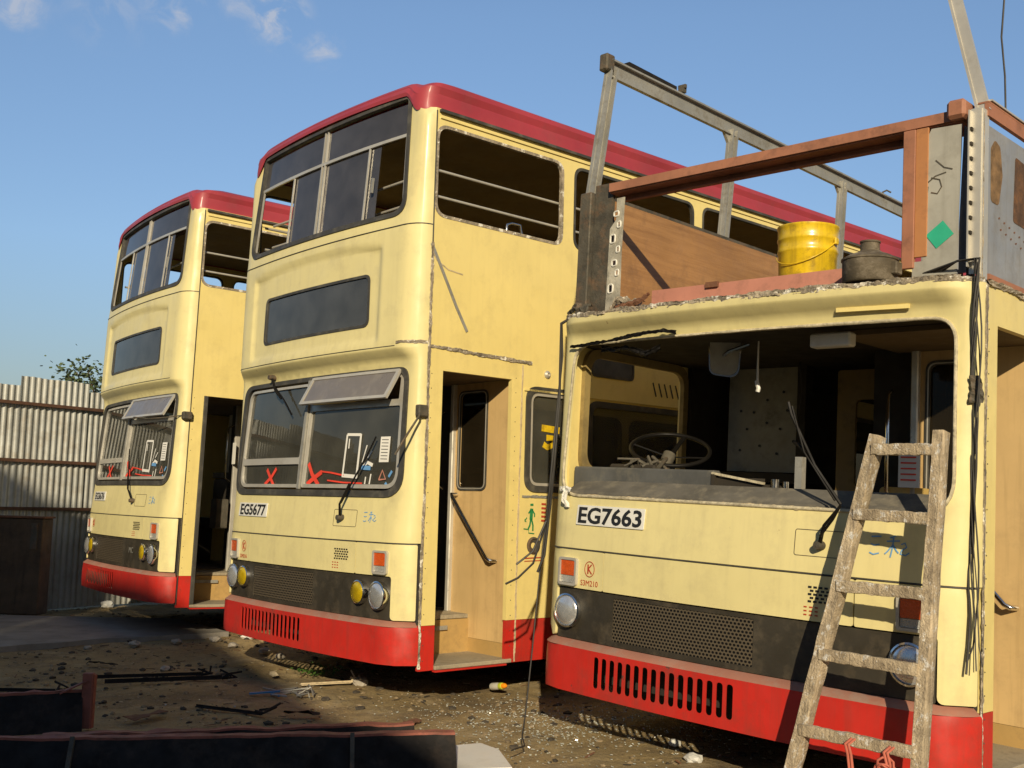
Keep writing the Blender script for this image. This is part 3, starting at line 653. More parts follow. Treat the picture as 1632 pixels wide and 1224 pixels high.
def corner_strips(root,k):
    n=lambda p:(.8,-.3,0); x=1.254; y=YS
    mb=MB(); mb.tube([(1.252,y,.26),(1.252,y,4.03 if k!='C' else 2.39)],.005,6); mb.build('corner_seam',RUBBER if k!='A' else CREAMD,root,60)
    if k=='B':
        rough_strip('torn_seam',[(x,y,.25),(x,y-.004,1.0),(x,y+.003,1.6),(x,y,2.2),(x,y,3.10)],.021,root,seed=3,lift=.008,nrm=(1,0,0),across=(0,1,0))
        rough_strip('torn_seam',[(x,y,2.385),(x,.6,2.375),(x,1.12,2.362)],.026,root,seed=4,lift=.010,nrm=(1,0,0),across=(0,0,1))
        rough_strip('torn_seam',[FM(u,2.405,.001) for u in np.linspace(1.08,1.33,12)],.022,root,seed=5,lift=.008,nrm=(.6,-.7,0),across=(0,0,1))
        rough_strip('torn_seam',[(x,1.03,2.34),(x,1.02,1.3),(x,1.015,.24)],.014,root,seed=6,lift=.004,nrm=(1,0,0),across=(0,1,0),m=PEEL)
        rough_strip('seam_filler',[(x,1.05,1.395),(x,1.7,1.395)],.018,root,seed=9,lift=.006,nrm=(1,0,0),across=(0,0,1),m=ALUD)
        strokes('dangling_strip',[([(.17,3.09),(.30,2.86),(.40,2.68),(.50,2.52)],.022)],SM(1),.02,ALUD,root,.002,.004)
        strokes('scraped_paint',[[(.17,3.06),(.22,2.98),(.32,2.93),(.45,2.915)]],SM(1),.009,PEEL,root,.001,.002)
    riv(root,[((1.2505,.97,z),(1,0,0)) for z in np.arange(.35,2.3,.105)]+[((1.2505,YS+.03,z),(1,0,0)) for z in np.arange(.3,2.3,.1)],.004,DARKM)
PEEL=mat('peeling_sealant',(.52,.42,.26),.8,var=.35,vs=25,dirt=(.16,.11,.07),da=.7,ds=25,bump=.6)
def side_marks(root,k):
    M_=SM(1)
    if k=='A': return
    # exit pictogram: walking figure and steps
    g=[([(1.15,1.345),(1.151,1.33)],.03),([(1.15,1.31),(1.145,1.23)],.03),([(1.155,1.30),(1.18,1.27),(1.178,1.25)],.011),([(1.14,1.30),(1.12,1.275)],.011),([(1.15,1.235),(1.165,1.19),(1.165,1.15)],.014),([(1.142,1.235),(1.135,1.19),(1.12,1.165)],.014),
       ([(1.075,1.165),(1.125,1.16),(1.125,1.135),(1.18,1.13)],.008),([(1.085,1.22),(1.105,1.245)],.007),([(1.087,1.235),(1.085,1.22),(1.1,1.215)],.007)]
    strokes('exit_pictogram',g,M_,.01,GREENT,root,.003,.001)
    strokes('red_notice',[([(1.245,1.345-i*.03),(1.29,1.343-i*.03)],.014) for i in range(5)],M_,.01,REDT,root,.003,.001)
    strokes('red_notice',[([(1.09,.955),(1.26,.96)],.008),([(1.09,.935),(1.26,.938)],.006)],M_,.01,REDT,root,.003,.001)
    T=Matrix.Translation((1.25,1.175,1.045))@Matrix.Rotation(R_(90),4,'Y')
    MB().lathe([(.062,-.01),(.062,.008),(.05,.014),(.042,.004),(.0,-.004)],24,T).add([],[]).build('filler_cap',DARKM,root,40)
    T=Matrix.Translation((1.25,1.275,2.295))@Matrix.Rotation(R_(90),4,'Y')
    MB().lathe([(.03,0),(.028,.01),(.014,.02),(.012,.012),(0,.012)],16,T).build('marker_lamp',ALU,root,40)
    # small blacked window and louvres above the lower windows
    if k!='C': fr=frame('small_window',rect(1.74,2.33,2.22,2.585,.05),rect(1.76,2.35,2.2,2.565,.04),M_,RUBBER,root,.012,.008,.3)
    if k!='C': sheet('pane',rect(1.76,2.35,2.2,2.565,.04),[],M_,BLIND,fr,.01,.5,off=.004)
    strokes('louvres',[[(2.45+i*.07,2.345),(2.49+i*.07,2.235)] for i in range(6)],M_,.014,BLACKT,root,.002)
    MB().bar((1.256,1.05,2.165),(1.256,9.3,2.165),.012,.014).build('drip_rail',CREAM,root)
ROOTS={}
def bus(k,loc,rot,label):
    root=empty('double_decker_bus' if k!='C' else 'stripped_bus',loc,rot); ROOTS[k]=root
    tag(root,label,'bus'); shell(root,k); build_front_low(root,k); beads(root,k)
    side_body(root,k,1); side_body(root,k,-1); interior(root,k); entrance(root,k); corner_strips(root,k); side_marks(root,k)
    if k!='C': roof(root,k); windscreen_glazed(root,k); upper_window(root,k)
    return root
def btr(b): return (b[0],b[1],b[3]),(-b[5],b[4],b[2])
BA=(-3.967,11.161,-.924,.068,-.001,.018); BB=(-1.525,8.091,-.85,0,0,0); BC=(1.031,5.564,-.798,.008,.029,.013)
# ---- middle bus
l,r=btr(BB); RB=bus('B',l,r,'complete cream and red double-decker in the middle, torn seam down its front corner')
def unp(name): return [o for o in bpy.data.objects if o.parent and o.name.split('.')[0]==name]
WSB=[o for o in RB.children if o.name.startswith('windscreen')][0]
plate(RB,'EG5677',-1.02,1.19,-.50,1.295)
text('fleet_number','S3M216',-.925,.862,.028,FM,REDT,RB,off=.004,th=.001)
def decal_w(root,ws,k):
    G=lambda u,z,off=0: FM(u,z,off-.012)
    strokes('red_cross',[([(-.62,1.56),(-.56,1.505),(-.47,1.425)],.03),([(-.46,1.565),(-.53,1.50),(-.64,1.44)],.03)],G,.03,REDX,ws,0,.001)
    strokes('red_cross',[([(.03,1.60),(.09,1.52),(.19,1.44)],.035),([(.22,1.535),(.12,1.49),(.03,1.445)],.035),([(.2,1.54),(.34,1.53),(.5,1.51)],.012),([(.3,1.475),(.5,1.46),(.72,1.455)],.011)],G,.03,REDX,ws,0,.001)
    a=[([(.485,1.50),(.50,1.80)],.018),([(.50,1.80),(.66,1.795)],.02),([(.66,1.80),(.65,1.51)],.02),([(.48,1.51),(.66,1.50)],.026),([(.53,1.77),(.53,1.70)],.012)]
    strokes('torn_sticker_outline',a,G,.02,PAPER,ws,0,.001)
    s=sheet('paper_notice',rect(.885,1.60,.985,1.775),[],G,PAPER,ws,.001,.1,off=.002)
    strokes('notice_lines',[[(.90,1.755-i*.022),(.97,1.753-i*.022)] for i in range(7)],G,.005,SLATE,s,.003,.0005)
    strokes('sticker_remains',[([(.70,1.56),(.76,1.60),(.82,1.58)],.025),([(.76,1.63),(.80,1.68)],.01),([(.72,1.66),(.74,1.72)],.01),([(.70,1.6),(.73,1.69)],.008),([(.80,1.45),(.81,1.52)],.012),([(.75,1.45),(.755,1.5)],.012)],G,.02,PAPER,ws,0,.001)
    for l_ in ([(.70,1.565),(.80,1.56)],.03),([(1.0,1.50),(1.03,1.54)],.02),([(.97,1.46),(.99,1.44)],.02): strokes('blue_sticker',[l_],G,.02,BLUET,ws,.001,.001)
    strokes('warning_triangle',[([(.90,1.48),(.93,1.545),(.97,1.485),(.90,1.48)],.012)],G,.012,SALMONL,ws,.001,.001)
decal_w(RB,WSB,'B')
strokes('access_panel_outline',[rect(.455,1.155,.72,1.27,.012)+[rect(.455,1.155,.72,1.27,.012)[0]]],FM,.003,DARKM,RB,.0012,.001)
wiper(RB,[(.555,1.212,.02),(.60,1.30,.07),(.66,1.45,.05)],[(.60,1.31,.06),(.70,1.50,.035),(.80,1.64,.03),(.88,1.77,.03)])
wiper(RB,[(-.60,2.30,.03),(-.50,2.17,.05),(-.42,2.10,.03)],[(-.52,2.19,.035),(-.38,2.09,.025),(-.24,1.97,.02)])
scrib(RB,.80,1.20)
mb=MB(); mb.tube([(1.26,.12,1.95),(1.30,.08,1.90),(1.29,.0,1.78),(1.24,-.06,1.64)],.008,6); mb.build('mirror_arm',DARKM,RB,40)
MB().box((1.235,.09,1.90),(1.285,.17,1.98),0,.008).build('arm_bracket',DARKM,RB)
mb=MB(); mb.tube([(1.18,.90,3.31),(1.18,.90,3.37),(1.18,.95,3.39),(1.18,1.03,3.39),(1.18,1.05,3.31)],.011,8); mb.build('seat_handle',CHROME,RB,60)
d=MB(); d.tube([(.6,1.3,1.62),(.6,1.33,1.84)],.05,12); d.build('extinguisher',INNER,RB,60)
s=strokes('yellow_sticker',[([(1.24,1.90),(1.42,1.89)],.05),([(1.26,1.78),(1.30,1.76),(1.36,1.78),(1.36,1.83),(1.29,1.83)],.045)],SM(1),.05,YBUCK,RB,-.008,.001)
# ---- far left bus: the same body, copied part by part
copyB=[]
def copy_tree(o,parent,depth=0):
    c=o.copy(); COL.objects.link(c); c.parent=parent
    for ch in list(o.children): copy_tree(ch,c,depth+1)
    return c
RA=empty('double_decker_bus',*btr(BA)); tag(RA,'cream and red double-decker at the far left, standing beside the corrugated fence','bus','complete double-decker buses')
RB['group']='complete double-decker buses'
skip=('number_plate','fleet_number','torn_seam','seam_filler','dangling_strip','scraped_paint','mirror_arm','arm_bracket','seat_handle','extinguisher','yellow_sticker','wiper','exit_pictogram','red_notice','filler_cap','chalk_character','door_leaf','handrail','kick_plate')
for ch in list(RB.children):
    if ch.name.split('.')[0] in skip: continue
    copy_tree(ch,RA)
plate(RA,'EG5676',-.99,1.195,-.50,1.29)
scrib(RA,.80,1.19)
mb=MB(); mb.box((1.235,.10,1.985),(1.30,.19,2.06),0,.01); mb.build('mirror_bracket',DARKM,RA)
mb=MB(); mb.tube([(1.25,.14,2.03),(1.15,.0,2.0),(.9,-.10,1.99),(.55,-.12,2.02)],.006,6); mb.build('mirror_arm',DARKM,RA,60)
wiper(RA,[(.42,1.205,.02),(.33,1.32,.05),(.25,1.45,.04)],[(.34,1.30,.045),(.22,1.5,.03),(.16,1.72,.03)])
MB().box((1.215,.306,.262),(1.262,.345,2.226),0,.004).build('door_edge_rubber',RUBBER,RA)
sheet('door_leaf',rect(.85,.362,1.215,2.24),[rect(.9,1.3,1.12,2.1,.05)],YM(1.02),INBR,RA,.028,.4)
mb=MB(); mb.tube([(.62,.5,.53),(.62,.5,2.2)],.014,8); mb.build('handrail',CHROME,RA,60)
sheet('paper_notice',rect(.33,1.12,.45,1.32),[],YM(.6),PAPER,RA,.002,.2)
sheet('paper_notice',rect(.6,1.62,.68,1.84),[],YM(.9),PAPER,RA,.002,.2)
sheet('ticket_machine',rect(.5,.96,.66,1.26,.03),[],YM(.75),DARKM,RA,.12,.2)
strokes('scrape_marks',[([(-.80+i*.06,.34+.02*(i%2)),(-.78+i*.06,.46)],.02) for i in range(14)],lambda u,z,off=0:FM(u,z,off)+Vector((0,-.03*plan(u)[2],0)),.02,DARKM,RA,.0135,.001)
text('faded_lettering','MC',.43,.70,.055,FM,ALUD,RA,off=.0,th=.001)
# ---- right bus, cut down to its lower deck
l,r=btr(BC); RC=bus('C',l,r,'cream and red bus on the right, upper deck stripped to bare frame, windscreen gone')
plate(RC,'EG7663',-.995,1.197,-.475,1.308)
text('fleet_number','S3M210',-.925,.862,.03,FM,REDT,RC,off=.004,th=.001)
strokes('access_panel_outline',[rect(.44,1.14,.72,1.262,.012)+[rect(.44,1.14,.72,1.262,.012)[0]]],FM,.003,DARKM,RC,.0012,.001)
scrib(RC,.815,1.18,1.3)
wiper(RC,[(.575,1.19,.02),(.62,1.28,.08),(.70,1.375,.10)],[(.60,1.23,.07),(.66,1.31,.08),(.70,1.375,.10)])
w2=MB(); w2.tube([FM(.68,1.385,.05),FM(.55,1.56,.07),FM(.42,1.80,.08),FM(.40,1.86,.08)],.008,6); w2.tube([FM(.66,1.40,.07),FM(.50,1.62,.085),FM(.42,1.84,.08)],.005,6); w2.tube([FM(.50,1.62,.07),FM(.45,1.66,.05),FM(.42,1.67,.03)],.01,6); w2.build('wiper',WIPERM,RC,40)
# sill and dashboard
def shelf(name,z0,z1,y0,y1,x0,x1,m,parent,n=24):
    V=[];F=[]
    for i in range(n+1):
        u=x0+(x1-x0)*i/n; p=FP(u,1.38); V+=[Vector((p.x,p.y+y0,z0)),Vector((p.x,p.y+y0+.0,z0-.03)),Vector((p.x,p.y+y1,z1-.03)),Vector((p.x,p.y+y1,z1))]
    for i in range(n):
        for j in range(4): F.append((i*4+j,i*4+(j+1)%4,(i+1)*4+(j+1)%4,(i+1)*4+j))
    F+=[(0,3,2,1),tuple(n*4+j for j in range(4))]
    return mesh_obj(name,V,F,m,parent,30)
shelf('window_sill',1.38,1.455,.008,.15,-1.13,1.14,SILL,RC)
MB().box((-1.19,.19,1.36),(-.18,.26,1.535),0,.01).build('dashboard',SLATE,RC)
MB().box((-1.19,.26,1.45),(-.30,.62,1.475)).build('dashboard_top',SLATE,RC)
b=MB(); b.box((-.17,.20,1.36),(.12,.215,1.50)); b.box((-.19,.18,1.36),(-.17,.3,1.515)); b.box((.12,.2,1.36),(.13,.3,1.47)); b.build('broken_dash_box',INNER,RC)
b=MB(); b.bar((-.19,.19,1.52),(.13,.19,1.475),.02,.012); b.build('box_trim',CUTM2,RC)
b=MB(); b.bar((.02,.16,1.425),(.12,.17,1.428),.02,.012); b.bar((.03,.16,1.42),(.1,.2,1.40),.012,.008); b.build('red_lever',REDX,RC)
b=MB(); b.tube([(.16,.25,1.38),(.16,.25,1.50)],.022,12); b.tube([(.21,.27,1.38),(.21,.27,1.49)],.016,12); b.build('valve_bodies',CHROME,RC,40)
MB().box((.245,.29,.6),(.285,.33,1.62)).build('engine_cover_post',ALUD,RC)
# steering wheel
T=Matrix.Translation((-.79,.60,1.665))@Matrix.Rotation(R_(17),4,'Y')@Matrix.Rotation(R_(20),4,'X')
mb=MB(); mb.tube([T@Vector((.235*math.cos(a),.235*math.sin(a),0)) for a in [i*2*math.pi/40 for i in range(40)]],.0125,8,closed=True); sw=mb.build('steering_wheel',WIPERM,RC,60)
mb=MB()
for a in (.3,1.9,3.6,5.0): mb.bar(T@Vector((0,0,-.05)),T@Vector((.235*math.cos(a),.235*math.sin(a),0)),.03,.008)
mb.build('spoke',WIPERM,sw); mb=MB(); mb.tube([T@Vector((0,0,-.03)),(-.80,.52,1.50),(-.8,.4,1.2)],[.04,.035,.03],12); mb.build('steering_column',DARKM,sw,40)
mb=MB()
for i in range(14):
    rnd=random.Random(i); p=Vector((-.86+.2*rnd.random(),.30+.12*rnd.random(),1.53)); mb.tube([p,p+Vector((rnd.uniform(-.08,.08),rnd.uniform(-.05,.05),rnd.uniform(.02,.09))),p+Vector((rnd.uniform(-.12,.12),rnd.uniform(-.1,.0),rnd.uniform(-.05,.08)))],.005+.008*rnd.random(),6)
mb.box((-.83,.22,1.50),(-.78,.26,1.53)); mb.build('torn_switchgear',DARKM,RC,40)
# dials, levers and loose wires in the cab
b=MB(); b.box((-1.0,.29,1.49),(-.66,.36,1.56),0,.012); ic=b.build('instrument_binnacle',INNER,RC)
mb=MB(); mb.tube([(-.36,.95,.55),(-.36,.9,1.2),(-.38,.86,1.45)],.012,8); mb.lathe([(0,-.02),(.022,-.01),(.022,.012),(0,.025)],12,Matrix.Translation((-.38,.86,1.46))); mb.build('gear_lever',DARKM,RC,60)
for i in range(3):
    rnd=random.Random(210+i); x=(-.35,.28,.45)[i]; y=(1.3,1.4,1.6)[i]; l=(.5,.35,.6)[i]
    MB().tube([(x,y,2.26),(x+.02,y,2.26-l*.4),(x-.03,y+.03,2.26-l*.8),(x+.04,y,2.26-l)],.004,6).build('loose_wire',CABLE,RC,60)
mb=MB(); mb.box((-.02,1.5,.55),(.28,1.9,1.5),0,.02); mb.build('fare_box_stand',INY,RC)
# cab side window frame post
mb=MB(); P_=[(-.0)]; 
fr=frame('cab_window_frame',flipy(rect(.25,1.48,1.29,2.26,.13)),flipy(rect(.30,1.53,1.24,2.21,.11)),SM(-1),CREAMIN,RC,.03,-.035,.3)
MB().box((-1.20,1.30,.6),(-1.17,3.38,2.26)).build('cab_dark_board',INNER,RC)  # added dark board: interior gloom put in as a near-black wall colour
mb=MB()
for x,z in [(-.9,1.98),(-.8,1.97),(-.85,1.86),(-.7,1.9),(-.6,1.86),(-.55,1.98),(-.75,1.75),(-.62,1.7),(-.9,1.72),(-.5,1.78),(-.7,2.05),(-.58,2.1)]: mb.lathe([(.009,.0),(.009,.004),(.0005,.004)],8,Matrix.Translation((x,1.497,z))@Matrix.Rotation(R_(90),4,'X'))
mb.build('bolt_holes',BLACKT,RC)
# mirror, lamp unit and cord hanging in the cab
M_=Matrix.Translation((-.30,.42,2.185))@Matrix.Rotation(R_(28),4,'Z')@Matrix.Rotation(R_(90),4,'X')
pol=rr([(-.075,-.10),(.075,-.12),(.09,.11),(-.085,.11)],[.05,.06,.02,.02],8)
mm=sheet('interior_mirror',pol,[],lambda x,y,off=0:M_@Vector((x,y,off)),GREYL,RC,.012,.05)
sheet('mirror_rim',rr([(-.082,-.107),(.082,-.127),(.097,.117),(-.092,.117)],[.05,.06,.02,.02],8),[pol],lambda x,y,off=0:M_@Vector((x,y,off)),CHROME,mm,.02,.05,off=.005)
mb=MB(); mb.tube([M_@Vector((0,-.0,.01)),M_@Vector((.03,.02,.04)),M_@Vector((.14,.06,.05))],.012,8); mb.build('mirror_stalk',CHROME,mm,40)
mb=MB(); mb.tube([(-.10,.45,2.26),(-.10,.45,2.12),(-.098,.45,2.03)],[.004,.006,.007],6); mb.tube([(-.105,.45,2.04),(-.09,.45,2.0),(-.095,.45,1.98)],.012,6); mb.build('hanging_cord',WHITE,RC,40)
mb=MB(); mb.box((.36,.20,2.165),(.58,.27,2.235),0,.008); mb.build('cab_lamp',WHITE,RC)
mb=MB(); mb.bar(FM(.60,2.315,.008),FM(.95,2.312,.008),.012,.02,(0,0,1)); mb.build('lintel_vent',CREAM,RC)
# hanging seal, top left of the opening
rough_strip('torn_rubber',[FM(-1.15,2.235,.03),FM(-.85,2.262,.045),FM(-.55,2.285,.05),FM(-.42,2.288,.04),FM(-.34,2.27,.02)],.020,RC,m=WIPERM,seed=11,lift=.012,nrm=(0,-1,0),across=(0,0,1))
rough_strip('torn_rubber',[FM(-.95,2.215,-.03),FM(-.75,2.21,-.02),FM(-.6,2.17,-.03),FM(-.5,2.21,-.04)],.035,RC,m=WIPERM,seed=12,lift=.02,nrm=(0,-1,0),across=(0,0,1))
rough_strip('torn_tape',[FM(-1.16,1.395,.01),FM(-1.09,1.40,.02),FM(-1.05,1.385,.025)],.03,RC,m=WELD,seed=13,lift=.015,nrm=(0,-1,0),across=(0,0,1))
rough_strip('torn_tape',[FM(-1.10,1.40,.015),FM(-1.09,1.33,.03),FM(-1.07,1.29,.015)],.035,RC,m=WELD,seed=14,lift=.015,nrm=(0,-1,0),across=(1,0,0))
rough_strip('scraped_sill_edge',[FM(u,1.362,.004) for u in np.linspace(-1.05,1.05,30)],.012,RC,m=PEEL,seed=15,lift=.005,nrm=(0,-1,0),across=(0,0,1),jit=1.6)
# notices, partitions, pillar
sheet('paper_notice',rect(.50,1.50,.62,1.71),[],YM(.9),PAPER,RC,.002,.2)
strokes('notice_lines',[[(.515,1.69-i*.03),(.60,1.69-i*.03)] for i in range(6)],YM(.897),.008,REDX,RC,0,.001)
sheet('saloon_panel',rect(-.10,.55,.56,2.2,.02),[rect(.02,1.5,.2,2.02,.04)],YM(1.32),YBR,RC,.02,.4)
sheet('ticket_box',rect(.38,.9,.66,1.5,.03),[],YM(.93),INY,RC,.2,.3)
# wiring down the right corner
mb=MB()
for i in range(6):
    rnd=random.Random(40+i); x0=1.19+.012*i; ph=i*1.3; pts=[]
    for j,z in enumerate(np.linspace(2.50,.95,16)): pts.append((1.225+.018*math.sin(j*.7+i)+.006*i,.125+.012*math.cos(j*.9+i)-.02-.004*i,z))
    pts=[(1.05-.02*i,.16,2.47),(1.15,.10,2.50)]+pts
    e=pts[-1]; sx=(-.12,-.06,.0,.03,.05,-.03)[i]; pts+=[(e[0]+sx*.25,e[1]-.01,.82),(e[0]+sx*.7,e[1]-.03,.66+.02*i)]
    mb.tube(pts,(.0042,.003,.0055,.0032,.003,.004)[i],6)
mb.build('wiring_bundle',CABLE,RC,60)
rough_strip('taped_joint',[(1.235,.10,1.98),(1.24,.10,1.86)],.05,RC,m=DARKM,seed=21,lift=.02,nrm=(.5,-.8,0),across=(.8,.5,0))
rough_strip('torn_seam',[(1.252,YS,.24),(1.252,YS,1.2),(1.252,YS,2.40)],.016,RC,seed=22,lift=.008,nrm=(1,0,0),across=(0,1,0),m=CUTM)
mb=MB()
mb.tube([(-1.16,.1,2.43),(-1.22,.05,2.38),(-1.262,.10,2.25),(-1.268,.12,1.9),(-1.272,.10,1.4),(-1.27,.06,1.0),(-1.28,.02,.9)],.008,6)
mb.tube([(-1.16,.1,2.43),(-1.235,.07,2.38),(-1.272,.13,2.2),(-1.275,.10,1.7),(-1.275,.07,1.2),(-1.30,.0,.95),(-1.36,-.06,.86),(-1.42,-.10,.82)],.007,6)
mb.tube([(-1.27,.06,1.2),(-1.29,-.02,1.02),(-1.34,-.10,.94)],.006,6)
mb.build('loose_cable',CABLE,RC,60)
mb=MB(); mb.tube([(-1.272,.10,1.5),(-1.29,.05,.9),(-1.27,.0,.45),(-1.22,-.08,.1),(-1.12,-.2,.02),(-.95,-.35,.015),(-.9,-.5,.02)],.004,6); mb.build('thin_wire',CABLE,RC,60)
# cut edge round the body top, and the deck
edge=[(-1.25,3.2,2.405),(-1.25,1.2,2.405)]+[tuple(FM(u,2.412,0)) for u in np.linspace(-1.33,1.33,50)]+[(1.25,1.2,2.405),(1.25,3.2,2.405)]
rough_strip('cut_edge',[tuple(FM(u,2.412,-.004)) for u in np.linspace(-1.33,1.33,60)],.032,RC,seed=31,lift=.012,nrm=lambda p:(p.x*.3,-1,.2),across=(0,0,1))
rough_strip('cut_edge',[(1.25,YS,2.412),(1.25,1.5,2.405),(1.25,6,2.405)],.03,RC,seed=32,lift=.02,nrm=(1,0,0),across=(0,0,1),seg=.02)
rough_strip('cut_edge',[tuple(FM(u,2.428,-.06)) for u in np.linspace(-1.2,1.25,60)],.10,RC,seed=33,lift=.014,nrm=(0,0,1),across=(0,1,0))
mb=MB(); mb.box((-1.2,.12,2.40),(1.2,LEN-.1,2.42)); mb.build('deck_plate',SALMON,RC)
# ---- remaining upper frame
mb=MB(); mb.box((-.66,.2,2.422),(.56,.212,2.552)); mb.box((-.66,.212,2.54),(.56,.26,2.552)); mb.build('front_upstand',SALMONL,RC)
mb=MB(); mb.box((.9,.2,2.422),(1.13,.212,2.50)); mb.build('front_upstand',SALMONL,RC)
MB().box((-.28,.185,2.53),(-.2,.2,2.56)).add([],[]).build('bent_clip',RUSTY,RC)
b=MB(); b.box((-.98,.15,3.172),(1.14,.162,3.222)); b.box((-.98,.162,3.165),(1.14,.27,3.172)); b.box((-.98,.26,3.138),(1.14,.27,3.165)); b.box((-.98,.24,3.13),(1.14,.27,3.138)); b.build('waist_beam',SALMON,RC)
MB().box((.865,.14,2.50),(.925,.165,3.165),0,.003).build('short_post',SALMON,RC)
MB().box((.925,.146,2.55),(.985,.16,3.165),0,.002).build('short_post',ORBR,RC)
sheet('grey_panel',rr([(.915,2.44),(1.125,2.455),(1.14,3.15),(.997,3.155),(.97,3.10),(.965,2.53),(.915,2.53)],0),[],YM(.152),GREYL,RC,.006,.3)
sheet('folded_edge',rr([(1.125,2.455),(1.165,2.47),(1.17,3.13),(1.14,3.15)],0),[],lambda x,z,off=0: Vector((x,.152+(x-1.125)*1.6-off,z)),BLUEG,RC,.005,.3)
MB().box((1.165,.16,2.44),(1.188,.19,3.17)).build('pillar_flange',INNER,RC)
strokes('green_tape',[([(1.005,2.615),(1.085,2.675)],.085)],YM(.152),.08,GREENTP,RC,.002,.001)
strokes('chalk_scribble',[[(1.0,2.92),(1.04,2.905),(1.05,2.87),(1.03,2.84),(1.0,2.85)],[(.985,2.90),(1.02,2.925),(1.07,2.935)],[(1.02,3.0),(1.06,2.96),(1.10,2.945)],[(.985,2.88),(.98,2.83)]],YM(.152),.006,DARKM,RC,.001,.001)
colm=MB(); colm.box((1.192,.125,2.44),(1.238,.137,3.20)); colm.box((1.19,.10,2.47),(1.197,.125,3.19)); colm.box((1.230,.137,2.40),(1.243,.20,3.20)); colm.build('corner_column',ALU,RC)
for z in np.arange(2.62,3.16,.068): MB().box((1.1885,.104,z),(1.205,.1235,z+.014)).build('slot',INNER,RC)
rough_strip('ragged_edge',[(1.240,.145,2.42),(1.240,.147,2.8),(1.240,.145,3.19)],.012,RC,m=CUTM,seed=77,lift=.006,nrm=(.7,-.7,0),across=(.7,.7,0))
MB().box((1.08,.11,3.17),(1.17,.23,3.26),0,.015).build('rolled_bracket',SALMON,RC)
# left front corner remains
MB().box((-1.22,.16,2.40),(-1.13,.25,3.20),0,.006).build('corner_post',DARKM,RC)
MB().box((-1.12,.19,2.42),(-.98,.21,3.24)).build('dark_channel',DARKM,RC)
hs=[rr([(-.965+.02*(i%2)-.0,z),(-.93+.02*(i%2),z),(-.93+.02*(i%2),z+h),(-.965+.02*(i%2),z+h)],.012,3) for i,(z,h) in enumerate(((2.56,.05),(2.72,.035),(2.86,.05),(3.02,.03)))]
hs+=[rr([(-.915,z),(-.892,z),(-.892,z+.035),(-.915,z+.035)],.008,3) for z in (2.66,2.80,2.95)]
fl=sheet('torch_cut_flange',rr([(-.985,2.44),(-.875,2.44),(-.88,2.8),(-.872,3.13),(-.93,3.13),(-.93,3.0),(-.975,2.95)],0),hs,YM(.17),BURNT,RC,.006,.1)
for h in hs: MB().tube([(a,.168,b_) for a,b_ in h],.0055,5,closed=True).build('slag_rim',WELD,fl,60)
for i,(x,z) in enumerate([(-.90,2.47),(-.84,2.475),(-.8,2.47),(-.74,2.46)]):
    pass
rough_strip('torn_bracket',[(-.93,.15,2.44),(-.86,.13,2.50),(-.76,.13,2.49),(-.68,.15,2.47)],.05,RC,m=CUTM,seed=51,lift=.03,nrm=(0,-.7,.7),across=(0,.7,.7))
rough_strip('torn_bracket',[(-1.2,.1,2.44),(-1.1,.05,2.47),(-1.0,.06,2.455)],.05,RC,m=DARKM,seed=52,lift=.03,nrm=(0,-.7,.7),across=(0,.7,.7))
rough_strip('torn_bracket',[(-.86,.12,2.45),(-.75,.08,2.45),(-.66,.10,2.475),(-.62,.12,2.51)],.03,RC,m=RUSTY,seed=53,lift=.03,nrm=(0,-.7,.7),across=(0,.7,.7))
# left wall: varnished lining, posts and cantrail
b=sheet('wall_lining',flipy([(.30,2.42),(9.8,2.42),(9.8,3.20),(.30,3.20)]),[],lambda a,z,off=0:Vector((-1.17+(-off),-a,z)),PLY,RC,.02,.8)
sheet('outer_wall',flipy([(.26,2.405),(9.8,2.405),(9.8,3.19),(.26,3.19)]),[],SM(-1),CREAM,RC,.01,.8)
MB().bar((-1.185,.30,3.215),(-1.185,9.8,3.215),.05,.02).build('waist_rail',DARKM,RC)
def post(p,q,w=.05,name='roof_post',m=ALUD):
    mb=MB(); mb.bar(p,q,w,.02,(0,1,0)); mb.bar(Vector(p)+Vector((w*.5-.006,.02,0)),Vector(q)+Vector((w*.5-.006,.02,0)),.012,.05,(0,1,0)); return mb.build(name,m,RC)
def post2(p,q,name='roof_post',m=ALUD):
    mb=MB(); mb.bar(p,q,.022,.075,(0,1,0)); mb.bar(Vector(p)+Vector((.02,.026,0)),Vector(q)+Vector((.02,.026,0)),.04,.016,(0,1,0)); mb.bar(Vector(p)+Vector((.02,-.026,0)),Vector(q)+Vector((.02,-.026,0)),.04,.016,(0,1,0)); return mb.build(name,m,RC)
post2((-1.2,.23,3.16),(-1.2,.36,4.05)); 
for y0,y1 in ((1.62,1.70),(3.20,3.26),(4.75,4.80),(6.3,6.35),(7.85,7.9)): post2((-1.2,y0,3.19),(-1.2,y1,4.02))
mb=MB(); mb.bar((-1.2,.33,4.05),(-1.2,9.4,3.97),.025,.095,(0,0,1)); mb.bar((-1.185,.33,4.10),(-1.185,9.4,4.02),.05,.012,(0,0,1)); mb.bar((-1.19,.33,4.0),(-1.19,9.4,3.92),.03,.012,(0,0,1)); cr_=mb.build('cantrail',ALUD,RC)
for y in (1.69,3.25):
    for s in (-1,1): mb=MB(); mb.add([(-1.212,y+s*.035,4.0),(-1.212,y+s*.10,4.0),(-1.212,y+s*.035,3.92),(-1.19,y+s*.035,4.0),(-1.19,y+s*.10,4.0),(-1.19,y+s*.035,3.92)],[(0,1,2),(5,4,3),(0,3,4,1),(1,4,5,2),(2,5,3,0)]); mb.build('gusset',ALUD,RC)
mb=MB(); mb.bar((-1.19,.50,4.125),(-1.19,1.0,4.115),.05,.025,(0,0,1)); mb.build('cantrail_packing',SCRAP,RC)
